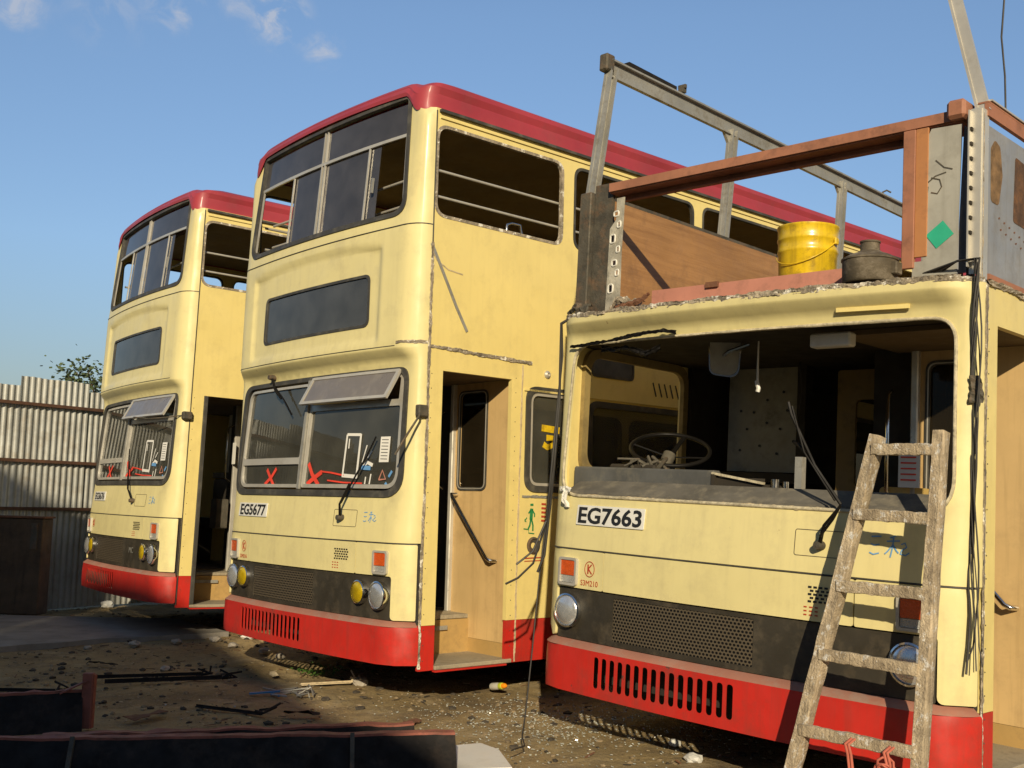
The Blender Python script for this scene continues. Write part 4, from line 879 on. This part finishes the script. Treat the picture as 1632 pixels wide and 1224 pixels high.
mb=MB(); mb.box((-1.2,1.06,4.11),(-1.16,1.10,4.15)); mb.box((-1.21,1.07,4.14),(-1.15,1.09,4.165)); mb.build('bolt_stub',DARKM,RC)
mb=MB(); mb.tube([(-1.19,3.95,4.05),(-1.19,3.95,4.10),(-1.17,3.98,4.12),(-1.14,4.0,4.10)],.008,6); mb.build('bolt_stub',DARKM,RC)
MB().box((-1.23,.28,4.02),(-1.16,.36,4.13),0,.01).build('post_head',DARKM,RC)
# right wall
sheet('right_wall_sheet',[(.22,2.41),(9.8,2.41),(9.8,3.15),(.22,3.15)],[],lambda a,z,off=0:Vector((1.225+off,a,z)),BLUEG,RC,.008,.6)
mb=MB(); mb.bar((1.24,.18,3.205),(1.24,9.8,3.205),.02,.06,(0,0,1)); mb.bar((1.225,.18,3.24),(1.225,9.8,3.24),.05,.008,(0,0,1)); mb.build('waist_rail',SALMON,RC)
mb=MB(); mb.bar((1.232,.2,3.252),(1.232,9.8,3.252),.05,.008,(0,0,1)); mb.build('waist_capping',ALU,RC)
mb=MB(); mb.bar((1.238,.22,2.44),(1.238,9.8,2.44),.012,.03,(0,0,1)); mb.build('sole_angle',SALMON,RC)
RUST3=mat('dark_rust_plate',(.085,.045,.025),.9,var=.4,vs=14,dirt=(.3,.13,.04),da=.6,ds=10,bump=.4)
RUST2=mat('rust_patch',(.20,.12,.055),.85,var=.4,vs=18,dirt=(.04,.02,.01),da=.8,ds=14)
RW=lambda a,z,off=0:Vector((1.225+off,a,z))
sheet('rust_patch',rr([(.27,2.80),(.36,2.80),(.40,2.95),(.37,3.08),(.31,3.10),(.265,3.05)],.03),[],RW,RUST2,RC,.001,.2,off=.002)
sheet('rust_patch',rr([(.53,2.76),(.80,2.75),(.80,3.06),(.55,3.08)],.02),[],RW,RUST3,RC,.001,.2,off=.002)
strokes('rivet_holes',[[(.36+i*.06+.02*(j%2),2.74-j*.05-.01*i),(.375+i*.06+.02*(j%2),2.745-j*.05-.01*i)] for i in range(9) for j in range(2)],lambda a,z,off=0:Vector((1.225+off,a,z)),.008,RUSTY,RC,.001,.001)
mb=MB(); mb.bar((1.225,.19,3.20),(.945,.285,4.22),.056,.02,(0,1,0)); mb.bar((1.20,.20,3.20),(.92,.295,4.22),.012,.05,(0,1,0)); mb.build('bent_roof_post',ALU,RC)
mb=MB(); mb.bar((1.15,.55,4.19),(1.15,9.4,4.0),.03,.09,(0,0,1)); mb.bar((1.13,.55,4.14),(1.13,9.4,3.95),.05,.012,(0,0,1)); mb.build('cantrail',DARKM,RC)
for y in (2.2,3.8,5.4,7.0): post2((1.2,y,3.24),(1.17,y+.03,4.1))
mb=MB(); mb.tube([(1.13,.62,4.12),(1.145,.60,3.9),(1.15,.56,3.7),(1.165,.57,3.5),(1.18,.55,3.26)],.005,6); mb.build('hanging_wire',CABLE,RC,60)
# ------------------------------------------------------------ things standing on the stripped bus
def on_bus(o,b):  # place in bus frame, top-level
    l,r=btr(b); from mathutils import Euler
    M=Matrix.Translation(l)@Euler(r).to_matrix().to_4x4(); o.matrix_world=M@Matrix.Translation(o.location)@o.rotation_euler.to_matrix().to_4x4()@Matrix.Diagonal((*o.scale,1)); return o
bk=empty('bucket',(.20,.43,2.425)); tag(bk,'dented yellow metal bucket standing on the cut-down bus beside the brown canister','bucket')
prof=[(.001,0),(.142,0),(.145,.02),(.153,.27),(.157,.275),(.159,.285),(.157,.295),(.155,.30),(.156,.335),(.160,.34),(.162,.35),(.159,.36),(.159,.405),(.163,.41),(.163,.42),(.157,.42),(.154,.41),(.14,.02),(.001,.015)]
MB().lathe(prof,36).build('shell',YBUCK,bk,40)
mb=MB(); mb.tube([(-.163+.0*i,0,.33) if i==0 else (.163*math.cos(math.pi-a),-.165*math.sin(a)*.98,.33-.13*math.sin(a)) for i,a in enumerate([j*math.pi/16 for j in range(17)])],.003,6); mb.build('handle',YBUCK,bk,60)
for s in (-1,1):
    MB().box((s*.166-.006,-.015,.315),(s*.166+.006,.015,.35),0,.003).build('handle_lug',YBUCK,bk)
on_bus(bk,BC)
GPOT=mat('grimy_brown_metal',(.10,.08,.052),.75,.1,var=.3,vs=10,dirt=(.32,.27,.2),da=.7,ds=12,bump=.3)
cy=empty('canister',(.735,.09,2.435)); tag(cy,'squat dusty brown metal canister with a short neck, right of the yellow bucket','canister')
MB().lathe([(.001,0),(.118,0),(.125,.01),(.127,.135),(.132,.14),(.132,.15),(.125,.155),(.10,.175),(.06,.195),(.05,.205),(.001,.205)],32).build('body',GPOT,cy,40)
MB().lathe([(.046,.2),(.044,.255),(.048,.258),(.048,.268),(.038,.268),(.036,.21)],20).build('neck',GPOT,cy,40)
mb=MB(); mb.box((.115,-.03,.04),(.15,.03,.12),0,.006); mb.build('lug',GPOT,cy)
cy.scale=(1,1,.76); on_bus(cy,BC)
# ------------------------------------------------------------ ladder
ld=empty('ladder',(.93,-.28,-.02)); tag(ld,'worn wooden ladder spattered with paint, leaning on the front of the stripped bus','ladder')
def plank(name,pts,w,h,m,parent,seed,up=(0,1,0)):
    "slightly uneven timber"
    rnd=random.Random(seed); p=Vector(pts[0]);q=Vector(pts[1]); d=(q-p).normalized(); u=Vector(up); r=d.cross(u).normalized(); u=r.cross(d); n=26; V=[];F=[]
    sec=[(-1,-.8),(-.85,-1),(0,-.96),(.85,-1),(1,-.8),(1,0),(1,.8),(.85,1),(0,.97),(-.85,1),(-1,.8),(-1,0)]; k=len(sec)
    for i in range(n+1):
        c=p.lerp(q,i/n); a=1+.05*noise.noise(Vector((i*.5,seed,0))); sh=.004*noise.noise(Vector((i*.3,seed*3,1)))
        for j,(sx,sy) in enumerate(sec): V.append(c+r*(w/2*sx*a+sh+.0015*rnd.uniform(-1,1))+u*(h/2*sy*a+.0015*rnd.uniform(-1,1)))
    for i in range(n):
        for j in range(k): F.append((i*k+j,i*k+(j+1)%k,(i+1)*k+(j+1)%k,(i+1)*k+j))
    F+=[tuple(range(k-1,-1,-1)),tuple(n*k+j for j in range(k))]
    return mesh_obj(name,V,F,m,parent,35)
LB=lambda x,y,z: Vector((x-.93,y+.28,z+.02))
plank('stile',[LB(.60,-.34,0.0),LB(.885,-.085,1.70)],.054,.07,WOODL,ld,1)
plank('stile',[LB(1.205,-.34,0.0),LB(1.175,-.085,1.72)],.05,.07,WOODL,ld,2)
for i,(z,xl,xr) in enumerate(((1.64,.90,1.16),(1.345,.845,1.165),(1.035,.80,1.17),(.73,.75,1.175),(.41,.69,1.185))):
    y=-.34+(.255)*z/1.7
    plank('rung',[LB(xl-.02,y-.03,z+(.004 if i%2 else -.003)),LB(xr,y-.03,z+.002)],.05,.028,WOODL,ld,10+i,(0,1,0))
on_bus(ld,BC)
rp=empty('cord',(1.0,-.33,.36)); tag(rp,'frayed red cord tied round the lowest visible rung of the ladder','cord')
mb=MB()
for i,(x,zb) in enumerate(((-.075,-.34),(-.06,-.30),(.095,-.10),(.11,-.13))):
    mb.tube([(x,-.0,.06),(x-.01,-.035,.04),(x,-.03,-.0),(x+.01,-.02,-.1),(x+.004*i,-.015,zb)],.006,6)
for i in range(7):
    rnd=random.Random(i+70); c=Vector((.10+rnd.uniform(-.03,.03),-.03,-.03+rnd.uniform(-.06,.02)))
    mb.tube([c+Vector((.035*math.cos(a),.01*math.sin(a*2+i),.035*math.sin(a))) for a in [j*math.pi/5 for j in range(9)]],.0055,6)
mb.build('strands',ROPE,rp,60); on_bus(rp,BC)
# ------------------------------------------------------------ ground
def axis(lo,hi,a,b,step):
    v=list(np.arange(a,b,step)); s=step; x=a
    L_=[]
    while x>lo: s*=1.28; x-=s; L_.append(x)
    s=step; x=b; H_=[]
    while x<hi: s*=1.28; x+=s; H_.append(x)
    return L_[::-1]+v+[b]+H_
gx=axis(-400,400,-7,3.2,.045); gy=axis(-400,600,5.0,15,.05)
V=[];F=[]
for y in gy:
    for x in gx:
        z=0.028*noise.fractal(Vector((x*.8,y*.8,0)),1,2,4)+.013*noise.fractal(Vector((x*5,y*5,3)),1,2,4) if (-9<x<6 and 3<y<18) else .02*noise.noise(Vector((x*.1,y*.1,0)))
        V.append((x,y,z-.015))
nx=len(gx)
for j in range(len(gy)-1):
    for i in range(nx-1): F.append((j*nx+i,j*nx+i+1,(j+1)*nx+i+1,(j+1)*nx+i))
g=mesh_obj('ground',V,F,GROUND,None,180); tag(g,kind='structure')
def slab(name,pts,z,th,m,seed,kind='structure'):
    P_=densify([(x,y) for x,y in pts],.12); P2=[(x+.05*noise.noise(Vector((x*3,y*3,seed))),y+.05*noise.noise(Vector((x*3,y*3,seed+5)))) for x,y in P_]
    o=sheet(name,P2,[],lambda x,y,off=0:Vector((x,y,z+off+.006*noise.noise(Vector((x*2,y*2,1))))),m,None,th,.25); 
    if kind: o['kind']=kind
    return o
slab('concrete_slab',[(-9,9.0),(-4.3,9.3),(-3.77,10.0),(-2.9,10.6),(-2.72,10.85),(-3.6,11.9),(-5.35,11.75),(-9,11.6)],.03,.08,CONC,3)
# ------------------------------------------------------------ debris
def rocks(name,n,area,size,m,seed,flat=.6,cond=None):
    rnd=random.Random(seed); mb=MB(); c=0
    ico=[(0,0,1),(.89,0,.45),(.28,.85,.45),(-.72,.53,.45),(-.72,-.53,.45),(.28,-.85,.45),(.72,.53,-.45),(-.28,.85,-.45),(-.89,0,-.45),(-.28,-.85,-.45),(.72,-.53,-.45),(0,0,-1)]
    fc=[(0,1,2),(0,2,3),(0,3,4),(0,4,5),(0,5,1),(1,6,2),(2,7,3),(3,8,4),(4,9,5),(5,10,1),(6,7,2),(7,8,3),(8,9,4),(9,10,5),(10,6,1),(11,7,6),(11,8,7),(11,9,8),(11,10,9),(11,6,10)]
    while c<n:
        x=rnd.uniform(area[0],area[1]); y=rnd.uniform(area[2],area[3])
        if cond and not cond(x,y,rnd): continue
        s=size[0]+(size[1]-size[0])*rnd.random()**3; a=rnd.random()*6.3
        z=0.028*noise.fractal(Vector((x*.8,y*.8,0)),1,2,4)+.013*noise.fractal(Vector((x*5,y*5,3)),1,2,4)-.015
        V=[]
        for v in ico:
            k=s*rnd.uniform(.7,1.25); X=v[0]*k*1.3;Y=v[1]*k; V.append((x+X*math.cos(a)-Y*math.sin(a),y+X*math.sin(a)+Y*math.cos(a),z+v[2]*k*flat+s*flat*.3))
        mb.add(V,fc); c+=1
    return mb.build(name,m,None,None)
clump=lambda x,y,rnd: noise.noise(Vector((x*.9,y*.9,7)))+rnd.random()*.8>.25
ROCK2=mat('brown_gravel',(.22,.165,.095),.95,var=.5,vs=9)
o=rocks('gravel',3200,(-6,3,5.2,13),(.003,.024),ROCK2,5,cond=clump); tag(o,kind='stuff')
GRIT=mat('dark_grit',(.05,.04,.028),.9,var=.4)
o=rocks('dark_grit',1800,(-6,3,5.2,13),(.004,.03),GRIT,8,cond=clump); tag(o,kind='stuff')
SHARD=mat('broken_glass_bits',(.40,.41,.36),.12,0,var=.2,spec=1,coat=1)
def shards(name,n,cx,cy,rx,ry,seed):
    rnd=random.Random(seed); mb=MB()
    for i in range(n):
        x=rnd.gauss(cx,rx);y=rnd.gauss(cy,ry); s=rnd.uniform(.0022,.0065); a=rnd.random()*6.3; t=rnd.uniform(-.5,.5)
        z=0.028*noise.fractal(Vector((x*.8,y*.8,0)),1,2,4)+.013*noise.fractal(Vector((x*5,y*5,3)),1,2,4)-.008
        T=Matrix.Translation((x,y,z))@Matrix.Rotation(a,4,'Z')@Matrix.Rotation(t,4,'X')@Matrix.Rotation(rnd.uniform(-.5,.5),4,'Y'); mb.box((-s,-s*.7,-s*.35),(s,s*.7,s*.35),0,0,T)
    o=mb.build(name,SHARD,None,None); tag(o,kind='stuff')
shards('broken_glass',1500,.35,6.9,.5,.5,3); shards('scattered_glass',170,-.9,7.6,1.4,1.4,4)
def litter(name,n,area,m,seed,ln=(.02,.09)):
    rnd=random.Random(seed); mb=MB()
    for i in range(n):
        x=rnd.uniform(area[0],area[1]); y=rnd.uniform(area[2],area[3]); a=rnd.random()*6.3; l=rnd.uniform(*ln); w=rnd.uniform(.002,.012)
        z=0.028*noise.fractal(Vector((x*.8,y*.8,0)),1,2,4)+.013*noise.fractal(Vector((x*5,y*5,3)),1,2,4)-.006
        T=Matrix.Translation((x,y,z))@Matrix.Rotation(a,4,'Z')@Matrix.Rotation(rnd.uniform(-.25,.25),4,'Y')@Matrix.Rotation(rnd.uniform(-.5,.5),4,'X'); mb.box((-l/2,-w/2,-.0015),(l/2,w/2,.0015),0,0,T)
    return tag(mb.build(name,m,None,None),kind='stuff')
litter('dark_splinters',420,(-5,3,5.3,12.5),GRIT,61)
litter('pale_splinters',240,(-5,3,5.3,12.5),PEEL,62,(.01,.05))
litter('rusty_splinters',160,(-5,3,5.3,12.5),RUSTY,63)
def rock1(x,y,s,label,m=ROCK,cat='stone',group=None,seed=1,flat=.6,name='stone'):
    rnd=random.Random(seed); mb=MB(); V=[];F=[]; n=12
    import bmesh
    bm=bmesh.new(); bmesh.ops.create_icosphere(bm,subdivisions=2,radius=1)
    for v in bm.verts:
        k=1+.35*noise.noise(v.co*1.6+Vector((seed,0,0))); v.co=Vector((v.co.x*k*s*1.3,v.co.y*k*s,v.co.z*k*s*flat))
    me=bpy.data.meshes.new(name); bm.to_mesh(me); bm.free(); me.materials.append(m); o=bpy.data.objects.new(name,me); o.location=(x,y,s*flat*.5); o.rotation_euler.z=rnd.random()*6; COL.objects.link(o)
    return tag(o,label,cat,group)
rock1(-2.45,10.6,.06,'pale crumpled lump on the dirt at the left end of the middle bus bumper',WHITE,'rubbish',seed=2,name='crumpled_paper')
rock1(-1.05,8.15,.06,'grey broken stone on the ground under the middle bus bumper, right of the weed',seed=3)
rock1(.98,6.38,.035,'white pebble on the shadow edge under the stripped bus bumper',WHITE,seed=4,group=None)
rock1(-4.75,13.2,.08,'white crumpled bag on the ground by the fence foot',WHITE,'rubbish',seed=6,name='crumpled_bag')
rock1(1.02,6.0,.045,'pale stone on the ground left of the ladder foot',WHITE,seed=7)
rock1(-2.62,8.6,.035,'small pale lump on the shaded dirt beyond the black bars',seed=8)
STL=['%s of the small stones along the broken edge of the concrete slab'%w for w in ('second from the left','third from the left','fourth from the left','middle one','third from the right','leftmost','second from the right','fourth from the right','rightmost')]
for i,(x,y,s) in enumerate([(-3.3,9.9,.05),(-3.0,10.15,.04),(-2.7,10.35,.05),(-2.45,10.0,.04),(-2.1,9.7,.045),(-3.6,9.6,.035),(-1.9,9.4,.04),(-2.2,10.3,.03),(-1.6,9.2,.03)]):
    rock1(x,y,s,STL[i],ROCK,'stone','stones along the slab edge',seed=20+i)
# white sheet by the scrap, front centre
ws=sheet('white_board',[(-.30,5.55),(.05,5.55),(-.02,5.95),(-.12,6.12),(-.36,6.05)],[],lambda x,y,off=0:Vector((x,y,.03+off+.05*(x+.3))),WHITE,None,.012,.2); tag(ws,'broken white plastic board lying on the dirt at the bottom edge of the photo','board')
# black bars on the shaded dirt
def bar_thing(name,p,q,w,h,m,label,cat='metal bar',seed=0):
    o=mesh_obj(name,[],[],m); bpy.data.objects.remove(o)
    c=(Vector(p)+Vector(q))/2; mb=MB(); a=Vector(p)-c;b=Vector(q)-c; mb.bar(a,b,w,.006,(0,0,1)); mb.bar(a+Vector((0,0,h/2)),b+Vector((0,0,h/2)),.006,h,(0,0,1))
    rn=random.Random(seed); e=b
    for i in range(3): mb.tube([e,e+Vector((rn.uniform(0,.1),rn.uniform(-.05,.05),rn.uniform(.0,.05))),e+Vector((rn.uniform(-.05,.12),rn.uniform(-.05,.1),rn.uniform(0,.07)))],.008,5)
    o=mb.build(name,m); o.location=c; return tag(o,label,cat)
bar_thing('metal_bar',(-2.98,8.0,.02),(-2.25,8.28,.02),.03,.02,SCRAP,'black metal bar on the shaded dirt, the farther one of the crossed pair',seed=1)
bar_thing('metal_bar',(-2.8,7.82,.02),(-2.05,8.1,.025),.035,.025,SCRAP,'black metal bar on the shaded dirt, the nearer one of the crossed pair',seed=2)
bar_thing('metal_bar',(-3.6,7.4,.02),(-2.98,7.42,.02),.03,.02,SCRAP,'thin black bar at the left edge of the dirt in front of the scrap sheets',seed=3)
bar_thing('metal_bar',(-1.95,7.1,.01),(-1.5,6.9,.01),.03,.015,SCRAP,'short black bar lying behind the long red-edged scrap sheets',seed=4)
mb=MB(); rn=random.Random(5)
for i in range(12):
    p=Vector((rn.uniform(-.12,.12),rn.uniform(-.1,.1),.01)); mb.tube([p,p+Vector((rn.uniform(-.1,.1),rn.uniform(-.1,.1),rn.uniform(.0,.05))),p+Vector((rn.uniform(-.15,.15),rn.uniform(-.1,.1),.01))],.006,5)
o=mb.build('wire_tangle',ALUD); o.location=(-1.45,7.65,.0); tag(o,'tangle of grey wire on the dirt beside a blue scrap','wire')
mb=MB(); mb.bar((-.1,0,.02),(.1,.03,.035),.03,.01,(0,0,1)); mb.bar((.05,0,.02),(.12,-.06,.02),.02,.01,(0,0,1)); o=mb.build('blue_scrap',mat('blue_plastic',(.02,.2,.42),.5)); o.location=(-1.62,7.55,.0); tag(o,'small blue plastic strip on the shaded dirt','scrap')
bt=empty('bottle',(-.04,8.02,.035)); bt.rotation_euler=(0,R_(80),R_(-50)); bt.scale=(.75,.75,.75); tag(bt,'small clear bottle with a yellow neck and orange cap lying under the middle bus step','bottle')
MB().lathe([(.001,-.1),(.034,-.1),(.036,-.09),(.034,.0),(.02,.04),(.001,.04)],16).build('body',mat('cloudy_plastic',(.45,.43,.36),.3,coat=.5),bt,40)
MB().lathe([(.03,.02),(.034,.03),(.03,.06),(.018,.065)],16).build('neck_band',mat('lime_plastic',(.5,.55,.05),.4),bt,40)
MB().lathe([(.024,.06),(.024,.10),(.012,.115),(.001,.115)],16).build('cap',mat('orange_plastic',(.85,.28,.01),.4),bt,40)
# weed
mb=MB(); rn=random.Random(9)
for i in range(260):
    c=Vector((rn.gauss(0,.11),rn.gauss(0,.06),abs(rn.gauss(.02,.025)))); a=rn.random()*6.3; s=rn.uniform(.012,.028); d=Vector((math.cos(a),math.sin(a),rn.uniform(-.2,.8)))*s; n=Vector((-math.sin(a),math.cos(a),.2))*s*.5
    mb.add([c,c+d*.5+n,c+d,c+d*.5-n],[(0,1,2,3)])
o=mb.build('weed',WEED,None,None); o.location=(-1.42,8.55,.0); tag(o,'low green weed growing in the dirt in front of the middle bus bumper','weed')
o=bar_thing('plank',(-1.45,7.95,.02),(-1.12,8.12,.02),.05,.012,PEEL,'thin pale strip on the dirt in front of the middle bus','scrap')
# ------------------------------------------------------------ scrap sheets in the foreground
def scrap(name,p,q,h,fl,lean,label,seed,T2=.01,joint=()):
    "long black pressed sheet lying on its edge with a red painted top flange"
    root=empty(name,tuple(p)); p=Vector(p);q=Vector(q); d=(q-p); L_=d.length; d.normalize(); s=Vector((d.y,-d.x,0)) # towards viewer
    n=int(L_/.05); V=[];F=[];V2=[];F2=[]
    for i in range(n+1):
        t=i/n; c=d*L_*t; w=.018*noise.noise(Vector((t*9,seed,0)))+.006*noise.noise(Vector((t*40,seed,4))); w2=.014*noise.noise(Vector((t*15,seed+3,0)))+.006*noise.noise(Vector((t*60,seed,1)))
        top=c+Vector((0,0,h+w)); bot=c+s*lean+Vector((0,0,0))
        mid=c+s*(lean*.5+.012+w)+Vector((0,0,h*.5))
        V+=[top,mid,bot,bot-s*T2,mid-s*T2,top-s*T2]
        V2+=[top+Vector((0,0,.004))+s*.006,top+Vector((0,0,.006+w2))-s*fl,top+Vector((0,0,-.006+w2))-s*fl,top-Vector((0,0,.016))+s*.006]
    for i in range(n):
        for j in range(6): F.append((i*6+j,i*6+(j+1)%6,(i+1)*6+(j+1)%6,(i+1)*6+j))
        for j in range(4): F2.append((i*4+j,i*4+(j+1)%4,(i+1)*4+(j+1)%4,(i+1)*4+j))
    F+=[tuple(range(6)),tuple(n*6+j for j in range(5,-1,-1))]; F2+=[tuple(range(4)),tuple(n*4+j for j in range(3,-1,-1))]
    mesh_obj('web',V,F,SCRAP,root,30); mesh_obj('flange',V2,F2,SCRAPR,root,30)
    for t in joint:
        mb=MB(); c=d*L_*t; mb.bar(c+s*.03+Vector((0,0,h+.01)),c+s*(lean+.04)+Vector((0,0,.0)),.03,.02,d); mb.build('strap',DARKM,root)
    return tag(root,label,'scrap metal')
scrap('scrap_sheet',(-3.2,5.05,0),(-.24,5.62,0),.19,.05,.12,'long black scrap sheet with red top edge, nearest the camera, ending at the white board',1,joint=(.40,.83))
scrap('scrap_sheet',(-2.35,5.72,0),(-.50,6.28,0),.10,.05,.06,'low black scrap sheet with red top edge lying just behind the nearest one',2)
scrap('scrap_sheet',(-3.9,5.7,0),(-2.42,6.42,0),.21,.02,.10,'short black scrap sheet at the left edge, with a torn upright end',3)
e=MB(); e.box((-.03,-.02,0),(.03,.02,.31),0,.004); e.bar((.0,0,.27),(-.14,-.05,.20),.05,.008,(0,0,1)); e.bar((.03,.01,.0),(.032,.01,.30),.008,.04,(0,1,0)); o=e.build('upright_offcut',[SCRAPR]); o.location=(-2.39,6.42,0); tag(o,'torn upright metal offcut with a red edge, standing behind the scrap sheets','offcut')
def shred(x,y,s,label,m,seed):
    rnd=random.Random(seed); n=7; V=[]; F=[]
    for i in range(n):
        t=i/(n-1)-.5; w=s*rnd.uniform(.08,.22)
        V+=[(s*t,-w+s*.1*rnd.uniform(-1,1),.008+s*.14*rnd.random()),(s*t+s*.06*rnd.uniform(-1,1),w,.008+s*.10*rnd.random())]
    F=[(2*i,2*i+2,2*i+3,2*i+1) for i in range(n-1)]; k=len(V); V+=[(a,b,c-.004) for a,b,c in V]; F+=[tuple(k+j for j in reversed(f)) for f in F]; F+=[(2*i+2,2*i,k+2*i,k+2*i+2) for i in range(n-1)]+[(2*i+1,2*i+3,k+2*i+3,k+2*i+1) for i in range(n-1)]+[(0,1,k+1,k),(2*n-1,2*n-2,k+2*n-2,k+2*n-1)]
    o=mesh_obj('metal_shred',V,F,m); o.location=(x,y,0); o.rotation_euler.z=rnd.random()*6.3; return tag(o,label,'scrap metal')
shred(-1.25,6.95,.22,'torn dark shred of metal behind the right half of the long scrap sheets',SCRAP,1)
shred(-2.15,6.75,.26,'torn rusty shred lying just behind the middle of the scrap sheets',RUSTY,2)
shred(-3.15,8.7,.24,'torn dark shred on the shaded dirt, farthest left beyond the crossed bars',SCRAP,3)
shred(-1.75,8.45,.15,'small pale shred of metal in front of the weed by the middle bus',PEEL,4)
shred(-.55,6.75,.16,'rusty shred on the sunlit dirt near the end of the scrap sheets',RUSTY,5)
# dark tank in front of the fence at the left
tk=empty('steel_tank',(-5.35,11.9,0),(0,0,R_(-4))); tag(tk,'dark rusty steel box standing in front of the corrugated fence at the left edge','steel box')
TANK=mat('dark_rusty_plate',(.085,.055,.03),.75,.1,var=.35,vs=3,dirt=(.02,.015,.01),da=.7,ds=4,streak=.5,col2=(.3,.17,.07),c2=(.66,.8,2.2),bump=.2)
MB().box((-1.6,0,0.02),(.33,.22,1.05),0,.012).build('body',TANK,tk); MB().box((-1.62,-.015,1.05),(.345,.235,1.07),0,.004).build('top_plate',RUSTY,tk)
MB().box((.20,-.012,.72),(.27,0,1.0)).build('hasp',DARKM,tk)
# ------------------------------------------------------------ fence
AZ=R_(35); fd=Vector((math.sin(AZ),math.cos(AZ),0)); fn=Vector((math.cos(AZ),-math.sin(AZ),0)); f0=Vector((-5,13.1,0))
fe=empty('corrugated_fence',tuple(f0)); tag(fe,'tall weathered corrugated metal fence with three rusty rails behind the left bus','fence')
def corr(t0,t1,h,off):
    V=[];F=[];n=int((t1-t0)/.0127)
    zz=[0,.6,1.2,1.8,h]
    for i in range(n+1):
        t=t0+(t1-t0)*i/n; o=.0125*math.sin(2*math.pi*t/.078)+off
        for z in zz: V.append(fd*t+fn*(o+.012*noise.noise(Vector((t*1.2,z,2))))+Vector((0,0,z+(.012*noise.noise(Vector((t*4,0,0))) if z==h else 0))))
    k=len(zz); 
    for i in range(n):
        for j in range(k-1): F.append((i*k+j,(i+1)*k+j,(i+1)*k+j+1,i*k+j+1))
    return mesh_obj('corrugated_panel',V,F,FENCEM,fe,60)
x=-15
hs_=[(-15,-11,2.5),(-11,-8,2.6),(-8,-5.2,2.48),(-5.2,-3.1,2.6),(-3.1,-.99,2.53),(-1.0,-.13,2.64),(-.15,1.4,2.545),(1.35,3.4,2.6),(3.3,9,2.5)]
for i,(a,b,h) in enumerate(hs_): corr(a,b,h,.012*(i%2))
for z in (2.33,1.685,1.145):
    MB().bar(fd*-15+fn*.045+Vector((0,0,z)),fd*9+fn*.045+Vector((0,0,z)),.035,.036,(0,0,1)).build('rail',RAILM,fe)
for t in (-14,-11,-8,-5,-2.6,1.2,4,7): MB().bar(fd*t-fn*.05,fd*t-fn*.05+Vector((0,0,2.45)),.05,.05,(0,1,0)).build('post',RUSTY,fe)
# ------------------------------------------------------------ tree beyond the fence
def tree(x,y,h,label,seed,spread=1.1,n=2600,base=1.8):
    root=empty('tree',(x,y,0)); tag(root,label,'tree',None); rnd=random.Random(seed); mb=MB()
    mb.tube([(0,0,0),(.05,.03,h*.3),(-.04,.08,h*.55),(.02,0,h*.8)],[.11,.09,.06,.03],8); tips=[]
    for i in range(26):
        a=rnd.random()*6.3; z0=h*rnd.uniform(.35,.8); r=spread*rnd.uniform(.35,1); z1=min(h,z0+rnd.uniform(.3,h*.4)); p=Vector((0,0,z0)); q=Vector((math.cos(a)*r,math.sin(a)*r,z1)); m_=p.lerp(q,.5)+Vector((0,0,-.1)); mb.tube([p,m_,q],[.03,.02,.008],5); tips+=[q,m_.lerp(q,.5)]
    mb.build('trunk',TREEB,root,50); lb=MB()
    for i in range(n):
        t=rnd.choice(tips); c=t+Vector((rnd.gauss(0,.11),rnd.gauss(0,.11),rnd.gauss(0,.10))); a=rnd.random()*6.3; s=rnd.uniform(.04,.08); d=Vector((math.cos(a),math.sin(a),rnd.uniform(-.7,.5))).normalized()*s; q=d.cross(Vector((rnd.gauss(0,1),rnd.gauss(0,1),rnd.gauss(0,1)))).normalized()*s*.35
        lb.add([c,c+d*.5+q,c+d,c+d*.5-q],[(0,1,2,3)])
    lb.build('crown',LEAF,root,None)
tree(-5.75,15.6,3.02,'small leafy tree top showing over the corrugated fence beside the left bus',3,.8,4200)
# ------------------------------------------------------------ sheds behind the photographer: they shade the foreground
def shed(name,x0,prof,y0,y1,label):
    root=empty(name,(x0,y0,0)); tag(root,label,'building')
    n=len(prof); V=[(x,0,z) for x,z in prof]+[(x,y1-y0,z) for x,z in prof]; F=[tuple(range(n)),tuple(range(2*n-1,n-1,-1))]+[(i,n+i,n+(i+1)%n,(i+1)%n) for i in range(n)]
    mesh_obj('wall',V,F,SHEDM,root)
    top=[(x,z) for x,z in prof if z>.1]
    mb=MB()
    for a,b in zip(top,top[1:]): mb.bar((a[0],(y1-y0)/2,a[1]+.04),(b[0],(y1-y0)/2,b[1]+.04),abs(y1-y0)+.5,.08,(0,0,1))
    mb.build('roof',GREYM,root); d=MB(); d.box((-3.2,.0,0) if name!='tall_store' else (-9,.0,0),(-1.2,.03,2.6) if name!='tall_store' else (-7,.03,2.6)); d.build('door',DARKM,root); return root
shed('workshop',0,[(-4.7,0),(.5,0),(.5,4.7),(-.71,5.5),(-1.17,5.78),(-1.76,6.30),(-2.12,6.6),(-2.6,7.0),(-3.0,7.33),(-3.5,7.6),(-4.3,7.95),(-4.7,8.1)],-8,-16,'grey workshop behind the photographer that shades the foreground')
shed('tall_store',0,[(-14,0),(-4.74,0),(-4.74,9.3),(-5.28,9.2),(-5.67,9.42),(-14,10.8)],-8.02,-16,'tall grey store beside the workshop behind the photographer')
